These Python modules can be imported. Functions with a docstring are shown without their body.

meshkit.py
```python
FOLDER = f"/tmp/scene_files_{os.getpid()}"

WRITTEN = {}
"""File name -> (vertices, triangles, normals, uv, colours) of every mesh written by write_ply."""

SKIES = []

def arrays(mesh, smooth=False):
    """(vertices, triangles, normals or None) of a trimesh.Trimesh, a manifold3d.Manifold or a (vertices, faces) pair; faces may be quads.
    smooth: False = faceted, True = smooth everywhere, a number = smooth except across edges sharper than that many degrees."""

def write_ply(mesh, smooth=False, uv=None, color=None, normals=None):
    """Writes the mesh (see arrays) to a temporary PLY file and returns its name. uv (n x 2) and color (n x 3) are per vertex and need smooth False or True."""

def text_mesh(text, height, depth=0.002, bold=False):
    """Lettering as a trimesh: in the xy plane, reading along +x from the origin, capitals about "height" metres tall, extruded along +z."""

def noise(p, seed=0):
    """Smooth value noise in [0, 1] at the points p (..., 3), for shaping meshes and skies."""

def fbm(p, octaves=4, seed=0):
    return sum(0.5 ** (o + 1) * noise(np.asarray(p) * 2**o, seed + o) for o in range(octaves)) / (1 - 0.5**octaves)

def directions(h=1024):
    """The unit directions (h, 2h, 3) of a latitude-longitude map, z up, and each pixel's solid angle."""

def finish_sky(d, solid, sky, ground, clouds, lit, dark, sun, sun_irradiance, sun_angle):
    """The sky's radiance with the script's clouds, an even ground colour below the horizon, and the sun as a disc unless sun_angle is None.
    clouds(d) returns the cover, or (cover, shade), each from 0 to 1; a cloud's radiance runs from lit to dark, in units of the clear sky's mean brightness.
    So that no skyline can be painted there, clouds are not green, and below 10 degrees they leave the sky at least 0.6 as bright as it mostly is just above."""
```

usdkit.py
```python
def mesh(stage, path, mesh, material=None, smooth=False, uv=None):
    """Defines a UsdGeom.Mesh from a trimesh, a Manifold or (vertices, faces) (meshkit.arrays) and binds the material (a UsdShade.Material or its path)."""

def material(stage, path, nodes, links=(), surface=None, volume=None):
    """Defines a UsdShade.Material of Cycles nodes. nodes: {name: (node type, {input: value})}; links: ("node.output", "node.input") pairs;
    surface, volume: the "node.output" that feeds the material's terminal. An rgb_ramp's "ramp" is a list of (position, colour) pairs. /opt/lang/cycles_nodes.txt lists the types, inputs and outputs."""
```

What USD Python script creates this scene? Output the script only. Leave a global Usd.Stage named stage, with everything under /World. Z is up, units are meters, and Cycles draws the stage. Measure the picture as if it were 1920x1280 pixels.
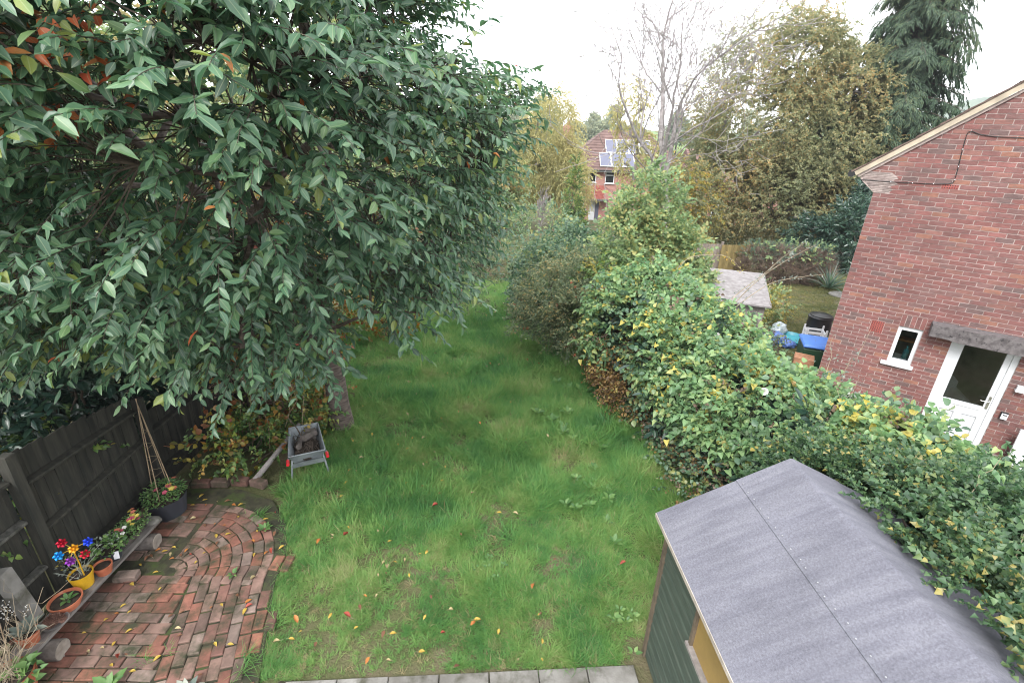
import math, random
import numpy as np, trimesh
import usdkit, meshkit
from pxr import Usd, UsdGeom, UsdLux, UsdShade, Gf, Sdf, Vt
from shapely.geometry import Polygon, box as sbox

stage = Usd.Stage.CreateInMemory()
UsdGeom.SetStageUpAxis(stage, UsdGeom.Tokens.z)
UsdGeom.SetStageMetersPerUnit(stage, 1.0)
world = UsdGeom.Xform.Define(stage, '/World')
stage.SetDefaultPrim(world.GetPrim())
UsdGeom.Scope.Define(stage, '/World/Looks')

# ------------------------------------------------------------------ camera, sky, light
EYE = 4.65
PITCH, ROLL, FPX = 0.40773, 0.035, 928.717
cam = UsdGeom.Camera.Define(stage, '/World/camera')
cam.CreateHorizontalApertureAttr(36.0)
cam.CreateVerticalApertureAttr(24.0)
cam.CreateFocalLengthAttr(36.0 * FPX / 1920)
cam.CreateClippingRangeAttr(Gf.Vec2f(0.05, 20000))
_c, _s, _cp, _sp = math.cos(ROLL), math.sin(ROLL), math.cos(PITCH), math.sin(PITCH)
_right = (_c, _s * _sp, _s * _cp)
_up = (-_s, _c * _sp, _c * _cp)
_back = (0, -_cp, _sp)
cam.AddTransformOp().Set(Gf.Matrix4d(*_right, 0, *_up, 0, *_back, 0, 0, 0, EYE, 1))
cam.CreateExposureAttr(1.66)

SUN_AZ, SUN_EL = math.radians(205), math.radians(48)       # high veiled sun behind the viewer's left shoulder
sun_to = (math.sin(SUN_AZ) * math.cos(SUN_EL), math.cos(SUN_AZ) * math.cos(SUN_EL), math.sin(SUN_EL))
dome = UsdLux.DomeLight.Define(stage, '/World/sky')
dome.CreateIntensityAttr(1.0)
sky_mat = usdkit.material(stage, '/World/Looks/sky_overcast', {
    'sky': ('sky_texture', {'sky_type': 'single_scattering', 'sun_disc': False, 'sun_elevation': SUN_EL, 'sun_rotation': SUN_AZ, 'aerosol_density': 2.0}),
    'tc': ('texture_coordinate', {}),
    'n': ('noise_texture', {'scale': 2.2, 'detail': 5, 'roughness': 0.55}),
    'r': ('rgb_ramp', {'ramp': [(0.3, (9.2, 9.45, 9.9)), (0.7, (10.8, 10.9, 11.0))]}),
    'm': ('mix', {'fac': 0.9}),
    'bg': ('background_shader', {'strength': 0.1})},
    [('tc.generated', 'n.vector'), ('n.fac', 'r.fac'), ('sky.color', 'm.color1'), ('r.color', 'm.color2'), ('m.color', 'bg.color')], surface='bg.background')
UsdShade.MaterialBindingAPI.Apply(dome.GetPrim()).Bind(sky_mat)
dome.GetPrim().SetCustomDataByKey('kind', 'structure')
dome.GetPrim().SetCustomDataByKey('label', 'pale white overcast sky above the gardens')
sun = UsdLux.DistantLight.Define(stage, '/World/sun')
sun.CreateIntensityAttr(0.4)
sun.CreateAngleAttr(25.0)
sun.CreateNormalizeAttr(True)
sun.CreateColorAttr(Gf.Vec3f(1.0, 0.97, 0.92))
_z = Gf.Vec3d(*sun_to)
_x = Gf.Cross(Gf.Vec3d(0, 0, 1), _z).GetNormalized()
_y = Gf.Cross(_z, _x)
sun.AddTransformOp().Set(Gf.Matrix4d(*_x, 0, *_y, 0, *_z, 0, 0, 0, 30, 1))

# ------------------------------------------------------------------ helpers
NAMES = {}


def numbered(path):
    n = NAMES.get(path, -1) + 1
    NAMES[path] = n
    return path if n == 0 else f'{path}_{n:03d}'


def tag(p, label=None, cat=None, group=None, kind=None):
    p = p.GetPrim() if hasattr(p, 'GetPrim') else p
    for k, v in (('label', label), ('category', cat), ('group', group), ('kind', kind)):
        if v:
            p.SetCustomDataByKey(k, v)
    return p


def thing(name, label, cat, group=None, loc=(0, 0, 0), rz=0.0):
    x = UsdGeom.Xform.Define(stage, numbered('/World/' + name))
    x.AddTranslateOp().Set(Gf.Vec3d(*map(float, loc)))
    x.AddRotateZOp().Set(math.degrees(rz))
    return tag(x, label, cat, group)


def path_of(parent):
    return '/World' if parent is None else str(parent.GetPath())


def obj(name, mesh, mat, parent=None, smooth=False, label=None, kind=None, uv=None):
    if uv is None and smooth in (True, False) and isinstance(mesh, trimesh.Trimesh):
        uv = mesh.metadata.get('st')
    m = usdkit.mesh(stage, numbered(path_of(parent) + '/' + name), mesh, mat, smooth=smooth, uv=uv)
    return tag(m, label, None, None, kind)


def single(name, mesh, mat, label, cat, group=None, smooth=False, kind=None):
    return tag(obj(name, mesh, mat, None, smooth), label, cat, group, kind)


def copy_of(src, loc, rz=0.0, scale=1.0, label=None, group=None, tilt=None, fixed=True):
    was = src.GetCustomData()
    x = UsdGeom.Xform.Define(stage, numbered('/World/' + src.GetName().rstrip('0123456789').rstrip('_')))
    x.GetPrim().GetReferences().AddInternalReference(src.GetPath())
    x.ClearXformOpOrder()
    m = Gf.Matrix4d(1)
    m.SetScale(scale)
    r = Gf.Matrix4d(1)
    r.SetRotate(Gf.Rotation(Gf.Vec3d(0, 0, 1), math.degrees(rz)))
    if tilt:
        t = Gf.Matrix4d(1)
        t.SetRotate(Gf.Rotation(Gf.Vec3d(*tilt[:3]), tilt[3]))
        r = t * r
    m = m * r
    m.SetTranslateOnly(Gf.Vec3d(*map(float, loc)))
    x.AddTransformOp(opSuffix='place').Set(m)
    x.GetPrim().SetInstanceable(True)
    return tag(x, label or was.get('label'), was.get('category'), group or was.get('group'))


def scatter(name, protos, pts, quats, scales, idx, parent=None, label=None, kind='stuff', up_normals=0.0):
    """protos: [(mesh, material, smooth)]; one PointInstancer."""
    path = numbered(path_of(parent) + '/' + name)
    pi = UsdGeom.PointInstancer.Define(stage, path)
    targets = []
    for k, (mesh, mat, sm) in enumerate(protos):
        q = usdkit.mesh(stage, f'{path}/{name}_kind_{k:03d}', mesh, mat, smooth=sm, uv=mesh.metadata.get('st'))
        targets.append(q.GetPath())
    pi.CreatePrototypesRel().SetTargets(targets)
    pi.CreateProtoIndicesAttr(Vt.IntArray.FromNumpy(np.asarray(idx, np.int32)))
    pi.CreatePositionsAttr(Vt.Vec3fArray.FromNumpy(np.asarray(pts, np.float32)))
    q = np.asarray(quats, np.float32)          # w x y z
    pi.CreateOrientationsAttr(Vt.QuathArray([Gf.Quath(float(a), float(b), float(c), float(d)) for a, b, c, d in q]))
    s = np.asarray(scales, np.float32)
    pi.CreateScalesAttr(Vt.Vec3fArray.FromNumpy(np.repeat(s[:, None], 3, 1) if s.ndim == 1 else s))
    if up_normals:
        for t_ in targets:
            q_ = UsdGeom.Mesh.Get(stage, t_)
            nv = np.array(q_.GetNormalsAttr().Get(), float) + np.array([0, 0, up_normals])
            q_.GetNormalsAttr().Set(Vt.Vec3fArray.FromNumpy(unit(nv).astype(np.float32)))
    return tag(pi, label, None, None, kind)


def cat(*ms):
    ms = [m for m in ms if m is not None]
    return trimesh.util.concatenate([trimesh.Trimesh(*meshkit.arrays(m)[:2], process=False) for m in ms])


def bx(x0, x1, y0, y1, z0, z1):
    m = trimesh.creation.box([x1 - x0, y1 - y0, z1 - z0])
    m.apply_translation([(x0 + x1) / 2, (y0 + y1) / 2, (z0 + z1) / 2])
    return m


def chamfer_box(sx, sy, sz, c, rnd=None, jit=0.0):
    """Box centred on the origin with its upper and lower edges chamfered; 16 vertices."""
    v = []
    for z, k in ((-sz / 2, c), (-sz / 2 + c, 0), (sz / 2 - c, 0), (sz / 2, c)):
        for x, y in ((-1, -1), (1, -1), (1, 1), (-1, 1)):
            v.append((x * (sx / 2 - k), y * (sy / 2 - k), z))
    v = np.array(v)
    if rnd is not None and jit:
        for a in range(4):
            d = rnd.uniform(-jit, jit, 3)
            v[a::4] += d
    f = [(0, 2, 1), (0, 3, 2), (12, 13, 14), (12, 14, 15)]
    for r in range(3):
        for k in range(4):
            a, b = r * 4 + k, r * 4 + (k + 1) % 4
            f += [(a, b, b + 4), (a, b + 4, a + 4)]
    return trimesh.Trimesh(v, f, process=False)


def tube(points, radii, sides=6, cap=True):
    p = np.asarray(points, float)
    n = len(p)
    t = np.gradient(p, axis=0)
    t /= np.linalg.norm(t, axis=1, keepdims=True) + 1e-12
    ref = np.array([0, 0, 1.0]) if abs(t[:, 2].mean()) < 0.8 else np.array([1.0, 0, 0])
    a = np.cross(t, ref)
    a /= np.linalg.norm(a, axis=1, keepdims=True) + 1e-12
    b = np.cross(t, a)
    ang = np.arange(sides) * 2 * np.pi / sides
    r = np.broadcast_to(np.asarray(radii, float), (n,))
    v = p[:, None] + r[:, None, None] * (np.cos(ang)[None, :, None] * a[:, None] + np.sin(ang)[None, :, None] * b[:, None])
    i, j = np.meshgrid(np.arange(n - 1), np.arange(sides), indexing='ij')
    A, B = i * sides + j, i * sides + (j + 1) % sides
    f = np.stack([np.stack([A, A + sides, B + sides], -1), np.stack([A, B + sides, B], -1)], 2).reshape(-1, 3)
    v = v.reshape(-1, 3)
    if cap:
        m = len(v)
        v = np.vstack([v, p[0], p[-1]])
        k = np.arange(sides)
        f = np.vstack([f, np.stack([k, (k + 1) % sides, np.full(sides, m)], 1), np.stack([(n - 1) * sides + (k + 1) % sides, (n - 1) * sides + k, np.full(sides, m + 1)], 1)])
    return trimesh.Trimesh(v, f, process=False)


def revolve(profile, sections=24):
    return trimesh.creation.revolve(np.array(profile, float), sections=sections)


def moved(m, loc=(0, 0, 0), rz=0.0, rx=0.0, ry=0.0, s=1.0):
    m = m.copy()
    T = trimesh.transformations
    if np.ndim(s) or s != 1.0:
        m.apply_scale(s)
    if rx:
        m.apply_transform(T.rotation_matrix(rx, [1, 0, 0]))
    if ry:
        m.apply_transform(T.rotation_matrix(ry, [0, 1, 0]))
    if rz:
        m.apply_transform(T.rotation_matrix(rz, [0, 0, 1]))
    m.apply_translation(loc)
    return m


def unit(v):
    v = np.asarray(v, float)
    return v / (np.linalg.norm(v, axis=-1, keepdims=True) + 1e-12)


def quat_from_axes(x, z):
    """Quaternions (w x y z) that turn +x to x and +z roughly to z, vectorised."""
    x = unit(x)
    z = unit(z - (z * x).sum(-1, keepdims=True) * x)
    y = np.cross(z, x)
    M = np.stack([x, y, z], -1)
    from scipy.spatial.transform import Rotation as R
    q = R.from_matrix(M).as_quat()
    return q[:, [3, 0, 1, 2]]


# leaf templates: x along the leaf 0..1, y across (-1..1 = full half width), z up
def leaf_template(st, fold, curl):
    """Columns x, y, curl (scaled by the length), fold (scaled by the width)."""
    t = np.array([s[0] for s in st])
    w = np.array([s[1] for s in st])
    z = -curl * t ** 2
    v = [(t[0], 0, z[0], 0)]
    for k in range(1, len(t) - 1):
        v += [(t[k], -w[k], z[k], fold * w[k]), (t[k], 0, z[k], 0), (t[k], w[k], z[k], fold * w[k])]
    v.append((t[-1], 0, z[-1], 0))
    n = len(t) - 2
    f = [(0, 1, 2), (0, 2, 3)]
    for k in range(n - 1):
        a = 1 + 3 * k
        f += [(a, a + 3, a + 4), (a, a + 4, a + 1), (a + 1, a + 4, a + 5), (a + 1, a + 5, a + 2)]
    a, e = 1 + 3 * (n - 1), 1 + 3 * n
    f += [(a, e, a + 1), (a + 1, e, a + 2)]
    return np.array(v, float), np.array(f)


LEAF = leaf_template([(0, 0), (.18, .62), (.45, 1.0), (.75, .7), (1, 0)], .10, .20)          # broad, pointed
HEART = leaf_template([(0, 0), (.1, .95), (.45, .9), (1, 0)], .25, .2)
SMALL = leaf_template([(0, 0), (.45, 1.0), (1, 0)], .3, .12)
BLADE = leaf_template([(0, 0), (.05, 1.0), (.5, .8), (1, 0)], .2, .35)


def leaf_mesh(pos, axis, nrm, L, W, tmpl, uv=False):
    """Many leaves as one mesh."""
    pos, axis, nrm = np.asarray(pos, float), unit(axis), np.asarray(nrm, float)
    n = len(pos)
    L = np.broadcast_to(np.asarray(L, float), (n,))[:, None, None]
    W = np.broadcast_to(np.asarray(W, float), (n,))[:, None, None]
    nrm = unit(nrm - (nrm * axis).sum(-1, keepdims=True) * axis)
    side = np.cross(nrm, axis)
    tv, tf = tmpl
    v = pos[:, None] + L * tv[None, :, :1] * axis[:, None] + W * tv[None, :, 1:2] * side[:, None] + (L * tv[None, :, 2:3] + 3.4 * W * tv[None, :, 3:]) * nrm[:, None]
    f = tf[None] + (np.arange(n) * len(tv))[:, None, None]
    m = trimesh.Trimesh(v.reshape(-1, 3), f.reshape(-1, 3), process=False)
    u = LEAFRND.random(n)
    st = np.stack([np.repeat(u, len(tv)), np.tile(tv[:, 1] * .5 + .5, n)], 1)
    if uv:
        return m, st
    m.metadata['st'] = st
    return m


LEAFRND = np.random.default_rng(1234)


def ground(x, y):
    """Height of the land: level lawn near the house, falling gently away and to the right."""
    x, y = np.asarray(x, float), np.asarray(y, float)
    far = np.clip(y - 7.5, 0, 44)
    side = np.clip((x - 2.6) / 2.4, 0, 1)
    side = side * side * (3 - 2 * side)
    h = -0.072 * far - 0.40 * side * np.clip(1.3 - y / 40, 0.2, 1)
    hill = np.clip(y - 150, 0, None) * 0.035
    return h + np.minimum(hill, 9)


def G(x, y):
    return float(ground(x, y))


# ------------------------------------------------------------------ materials
LOOK = {}


def mat(name, nodes, links, surface, volume=None):
    LOOK[name] = usdkit.material(stage, '/World/Looks/' + name, nodes, links, surface=surface, volume=volume)
    return LOOK[name]


def mat_noise(name, c0, c1, scale=8.0, rough=0.7, bump=0.0, bscale=None, detail=6, spec=0.4, metallic=0.0, stretch=None, ramp=(0.35, 0.65), island=0.0, object_space=False, spots=None, broad=0.0):
    """Principled with a two-tone noise, optional bump, per-island tint and darker/lighter spots."""
    n = {'geo': ('geometry', {}), 'tc': ('texture_coordinate', {}), 'map': ('mapping', {'scale': stretch or (1, 1, 1)}), 'n': ('noise_texture', {'scale': scale, 'detail': detail, 'roughness': 0.6}),
         'r': ('rgb_ramp', {'ramp': [(ramp[0], c0), (ramp[1], c1)]}), 'p': ('principled_bsdf', {'roughness': rough, 'specular_ior_level': spec, 'metallic': metallic})}
    l = [('tc.object' if object_space else 'geo.position', 'map.vector'), ('map.vector', 'n.vector'), ('n.fac', 'r.fac')]
    last = 'r.color'
    if island:
        n['hs'] = ('hsv', {'hue': 0.5, 'saturation': 1.0})
        n['mr'] = ('map_range', {'from_min': 0, 'from_max': 1, 'to_min': 1 - island, 'to_max': 1 + island})
        n['oi'] = ('object_info', {})
        l += [('oi.random', 'mr.value'), ('mr.result', 'hs.value'), (last, 'hs.color')]
        last = 'hs.color'
    if spots:
        colour, sscale, lo, hi = spots
        n['n2'] = ('noise_texture', {'scale': sscale, 'detail': 4, 'roughness': 0.65})
        n['mr2'] = ('map_range', {'from_min': lo, 'from_max': hi, 'to_min': 0, 'to_max': 1, 'clamp': True})
        n['mx'] = ('mix', {'color2': colour})
        l += [('map.vector', 'n2.vector'), ('n2.fac', 'mr2.value'), ('mr2.result', 'mx.fac'), (last, 'mx.color1')]
        last = 'mx.color'
    if broad:
        n['n3'] = ('noise_texture', {'scale': .8, 'detail': 5, 'roughness': .6})
        n['mr3'] = ('map_range', {'from_min': .3, 'from_max': .7, 'to_min': 1 - broad, 'to_max': 1 + broad * .6})
        n['hs3'] = ('hsv', {'hue': .5, 'saturation': 1.0})
        l += [('geo.position', 'n3.vector'), ('n3.fac', 'mr3.value'), ('mr3.result', 'hs3.value'), (last, 'hs3.color')]
        last = 'hs3.color'
    l.append((last, 'p.base_color'))
    if bump:
        n['nb'] = ('noise_texture', {'scale': bscale or scale * 4, 'detail': 6, 'roughness': 0.65})
        n['b'] = ('bump', {'strength': bump, 'distance': 0.01})
        l += [('map.vector', 'nb.vector'), ('nb.fac', 'b.height'), ('b.normal', 'p.normal')]
    return mat(name, n, l, 'p.BSDF')


def mat_leaf(name, ramp, rough=0.45, trans=0.25, patch=0.6, pscale=0.7, spec=0.5, midrib=False, under=1.25):
    """Leaf: colour from a ramp picked per leaf and per instance, shifted by a broad noise; light passes through."""
    n = {'geo': ('geometry', {}), 'tc': ('texture_coordinate', {}), 'sx': ('separate_xyz', {}), 'oi': ('object_info', {}), 'a': ('math', {'math_type': 'add'}), 'fr': ('math', {'math_type': 'fraction'}),
         'n': ('noise_texture', {'scale': pscale, 'detail': 3}), 'mr': ('map_range', {'from_min': 0.3, 'from_max': 0.7, 'to_min': -patch / 2, 'to_max': patch / 2}),
         'a2': ('math', {'math_type': 'add', 'use_clamp': True}), 'r': ('rgb_ramp', {'ramp': ramp}),
         'ub': ('hsv', {'saturation': 0.8, 'value': under, 'fac': 1.0, 'hue': 0.5}), 'um': ('mix', {}),
         'p': ('principled_bsdf', {'roughness': rough, 'specular_ior_level': spec}), 't': ('translucent_bsdf', {}), 'th': ('hsv', {'hue': 0.49, 'saturation': 1.15, 'value': 1.5, 'fac': 1.0}), 'mx': ('mix_closure', {'fac': trans})}
    l = [('tc.uv', 'sx.vector'), ('sx.x', 'a.value1'), ('oi.random', 'a.value2'), ('a.value', 'fr.value1'), ('geo.position', 'n.vector'), ('n.fac', 'mr.value'),
         ('fr.value', 'a2.value1'), ('mr.result', 'a2.value2'), ('a2.value', 'r.fac')]
    last = 'r.color'
    if midrib:
        n['d'] = ('math', {'math_type': 'subtract', 'value2': 0.5})
        n['ab'] = ('math', {'math_type': 'absolute'})
        n['lt'] = ('map_range', {'from_min': 0.0, 'from_max': 0.06, 'to_min': 0.42, 'to_max': 0, 'clamp': True})
        n['lm'] = ('mix', {'color2': (0.30, 0.36, 0.20)})
        n['wv'] = ('wave_texture', {})
        l += [('sx.y', 'd.value1'), ('d.value', 'ab.value1'), ('ab.value', 'lt.value'), ('lt.result', 'lm.fac'), (last, 'lm.color1')]
        del n['wv']
        last = 'lm.color'
    l += [(last, 'um.color1'), (last, 'ub.color'), ('ub.color', 'um.color2'), ('geo.backfacing', 'um.fac'), ('um.color', 'p.base_color'), (last, 'th.color'), ('th.color', 't.color'),
          ('p.BSDF', 'mx.closure1'), ('t.BSDF', 'mx.closure2')]
    return mat(name, n, l, 'mx.closure')


def flat(name, c, rough=0.5, spec=0.5, metallic=0.0, vary=0.08, scale=6.0, bump=0.0):
    c = np.array(c)
    return mat_noise(name, tuple(c * (1 - vary)), tuple(np.minimum(c * (1 + vary), 1)), scale=scale, rough=rough, spec=spec, metallic=metallic, bump=bump)


flat('white_plastic', (0.58, 0.59, 0.62), 0.3, 0.5, vary=0.03)
flat('black_plastic', (0.012, 0.012, 0.014), 0.35)
mat_noise('soil', (0.018, 0.013, 0.01), (0.05, 0.036, 0.026), 14, 0.95, 0.8, 60)
mat_noise('bark_cherry', (0.055, 0.040, 0.036), (0.16, 0.125, 0.11), 6, 0.75, 0.7, 14, stretch=(1, 1, 6), spots=((0.03, 0.022, 0.02), 5, .55, .7))
mat_noise('bark_brown', (0.03, 0.022, 0.016), (0.09, 0.07, 0.055), 12, 0.85, 0.8, 30)
mat_noise('bark_grey', (0.14, 0.125, 0.12), (0.30, 0.275, 0.27), 5, 0.8, 0.5, 20)
mat_noise('dead_stem', (0.20, 0.155, 0.10), (0.36, 0.30, 0.22), 9, 0.85)
mat_noise('cane', (0.17, 0.12, 0.075), (0.30, 0.23, 0.15), 9, 0.6)
mat_noise('terracotta', (0.30, 0.085, 0.04), (0.42, 0.14, 0.075), 9, 0.75, 0.3, 60, spots=((0.42, 0.30, 0.22), 11, .6, .8))
pane_nodes = {'tr': ('transparent_bsdf', {'color': (0.86, 0.9, 0.88)}), 'g': ('glossy_bsdf', {'color': (0.9, 0.9, 0.9), 'roughness': 0.02}), 'f': ('fresnel', {'IOR': 1.6}), 'm': ('mix_closure', {})}
mat('window_glass', pane_nodes, [('f.fac', 'm.fac'), ('tr.BSDF', 'm.closure1'), ('g.BSDF', 'm.closure2')], 'm.closure')
# ------------------------------------------------------------------ terrain
mat('terrain_soil', {'geo': ('geometry', {}), 'n': ('noise_texture', {'scale': 1.3, 'detail': 8, 'roughness': 0.65}), 'r': ('rgb_ramp', {'ramp': [(0.32, (0.052, 0.070, 0.026)), (0.48, (0.085, 0.090, 0.042)), (0.66, (0.135, 0.108, 0.074))]}),
    'n2': ('noise_texture', {'scale': 40, 'detail': 5}), 'sx': ('separate_xyz', {}), 'f': ('map_range', {'from_min': 45, 'from_max': 70, 'to_min': 0, 'to_max': 1, 'clamp': True}), 'mx': ('mix', {'color2': (0.10, 0.155, 0.045)}),
    'b': ('bump', {'strength': 0.8, 'distance': 0.03}), 'p': ('principled_bsdf', {'roughness': 0.95, 'specular_ior_level': 0.15})},
    [('geo.position', 'n.vector'), ('geo.position', 'n2.vector'), ('geo.position', 'sx.vector'), ('sx.y', 'f.value'), ('n.fac', 'r.fac'), ('r.color', 'mx.color1'), ('f.result', 'mx.fac'), ('mx.color', 'p.base_color'), ('n2.fac', 'b.height'), ('b.normal', 'p.normal')], 'p.BSDF')
gx = np.unique(np.concatenate([np.linspace(-12, 16, 57), np.sign(np.linspace(-1, 1, 41)) * np.abs(np.linspace(-1, 1, 41)) ** 3 * 1500]))
gy = np.unique(np.concatenate([np.linspace(-6, 60, 100), np.linspace(60, 500, 30), np.linspace(500, 1600, 12), [-200, -60, -20]]))
GX, GY = np.meshgrid(gx, gy, indexing='ij')
GZ = ground(GX, GY) + 0.03 * (meshkit.fbm(np.stack([GX, GY, GX * 0], -1) * 0.9, 3, 5) - 0.5) * (np.abs(GX) < 30) - 0.02
nyy = len(gy)
i, j = np.meshgrid(np.arange(len(gx) - 1), np.arange(nyy - 1), indexing='ij')
A = (i * nyy + j).ravel()
single('terrain', (np.stack([GX, GY, GZ], -1).reshape(-1, 3), np.stack([A, A + nyy, A + nyy + 1, A + 1], 1)), LOOK['terrain_soil'], 'grassy ground that slopes gently away from the viewer', None, smooth=True, kind='structure')

# ------------------------------------------------------------------ brick materials
BR = np.random.default_rng(11)
WALL_TONES = [(0.199, 0.084, 0.077), (0.168, 0.077, 0.072), (0.212, 0.100, 0.086), (0.137, 0.085, 0.081), (0.230, 0.106, 0.078), (0.172, 0.090, 0.084)]
for k, c in enumerate(WALL_TONES):
    c = np.array(c)
    mat_noise(f'wall_brick_{k}', tuple(c * 0.82), tuple(c * 1.15), 9, 0.85, 0.45, 70, stretch=(1, 1, 2.5), spots=(tuple(c * 0.55 + 0.045), 7, .56, .72), island=0.10, broad=.22)
mat_noise('mortar', (0.316, 0.255, 0.237), (0.413, 0.337, 0.320), 25, 0.95, 0.4, 90, broad=.25)
PAVE_TONES = [(0.199, 0.085, 0.061), (0.172, 0.087, 0.069), (0.205, 0.128, 0.104), (0.149, 0.096, 0.079), (0.217, 0.091, 0.061), (0.199, 0.146, 0.124)]
for k, c in enumerate(PAVE_TONES):
    c = np.array(c)
    mat_noise(f'paving_brick_{k}', tuple(c * 0.75), tuple(c * 1.2), 7, 0.85, 0.6, 60, spots=((0.040, 0.042, 0.022), 4.5, .44, .66), island=0.2, broad=.3)

# ------------------------------------------------------------------ the neighbouring brick house, seen at its gable end
W0, WRZ = (6.279, 9.152, 3.80), math.atan2(-0.5958, 0.8032)
house = thing('brick_house', 'red brick house gable on the right with small window and white half-glazed door', 'house', None, W0, WRZ)
SL = 0.774
SLN = math.hypot(1, SL)
UR = 3.45                                     # ridge position along the gable


def verge(u):
    return 0.341 + SL * (u + 0.349)


ridge_v = verge(UR)
GB = -4.75
gable = Polygon([(0, GB), (2 * UR, GB), (2 * UR, 0), (UR * 2 + .3, .3), (UR, ridge_v - .16), (-.26, verge(-.26) - .16), (-.24, .2), (0, -.004)])
win_hole, door_hole = sbox(1.008, -2.966, 1.367, -2.262), sbox(1.79, -4.40, 2.70, -2.24)
ab1, ab2 = sbox(0.59, -2.475, 0.79, -2.25), sbox(0.893, 0.148, 1.113, 0.22)


def on_wall(poly, y0, y1):
    """Extrudes a polygon of the gable's (u, v) plane between the depths y0 and y1."""
    ms = []
    for g in getattr(poly, 'geoms', [poly]):
        if g.area > 1e-7 and g.geom_type == 'Polygon':
            m = trimesh.creation.extrude_polygon(g, y1 - y0, engine='earcut')
            v = m.vertices.copy()
            m.vertices = np.stack([v[:, 0], y1 - v[:, 2], v[:, 1]], 1)
            ms.append(m)
    return trimesh.util.concatenate(ms) if ms else None


wall = obj('gable_wall', on_wall(gable.difference(win_hole).difference(door_hole), 0.0045, 0.26), LOOK['mortar'], house)
mat('plain_brickwork', {'geo': ('geometry', {}), 'b': ('brick_texture', {'scale': 1.0, 'brick_width': 0.225, 'row_height': 0.075, 'mortar_size': 0.005, 'color1': (0.27, 0.10, 0.09), 'color2': (0.33, 0.12, 0.1), 'mortar': (0.45, 0.34, 0.32)}), 'tc': ('texture_coordinate', {}), 'mp': ('mapping', {'rotation': (math.pi / 2, 0, math.pi / 2)}), 'p': ('principled_bsdf', {'roughness': 0.9})}, [('tc.object', 'mp.vector'), ('mp.vector', 'b.vector'), ('b.color', 'p.base_color')], 'p.BSDF')
obj('side_wall', bx(0, 0.25, 0.262, 8.5, GB, 0.2), LOOK['plain_brickwork'], house)
obj('side_wall', bx(2 * UR - .25, 2 * UR, 0.262, 8.5, GB, 0.2), LOOK['plain_brickwork'], house)
obj('rear_wall', bx(0, 2 * UR, 8.502, 8.75, GB, 0.2), LOOK['plain_brickwork'], house)
flat('room_wall', (0.16, 0.17, 0.13), 0.9)
obj('floor', bx(0.252, 2 * UR - .252, 0.27, 8.5, GB, -4.33), LOOK['room_wall'], house)
obj('partition_wall', bx(0.252, 2 * UR - .252, 2.6, 2.7, -4.32, 0.1), LOOK['room_wall'], house)
obj('ceiling', bx(0.252, 2 * UR - .252, 0.27, 8.5, -1.9, -1.8), LOOK['room_wall'], house)

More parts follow.
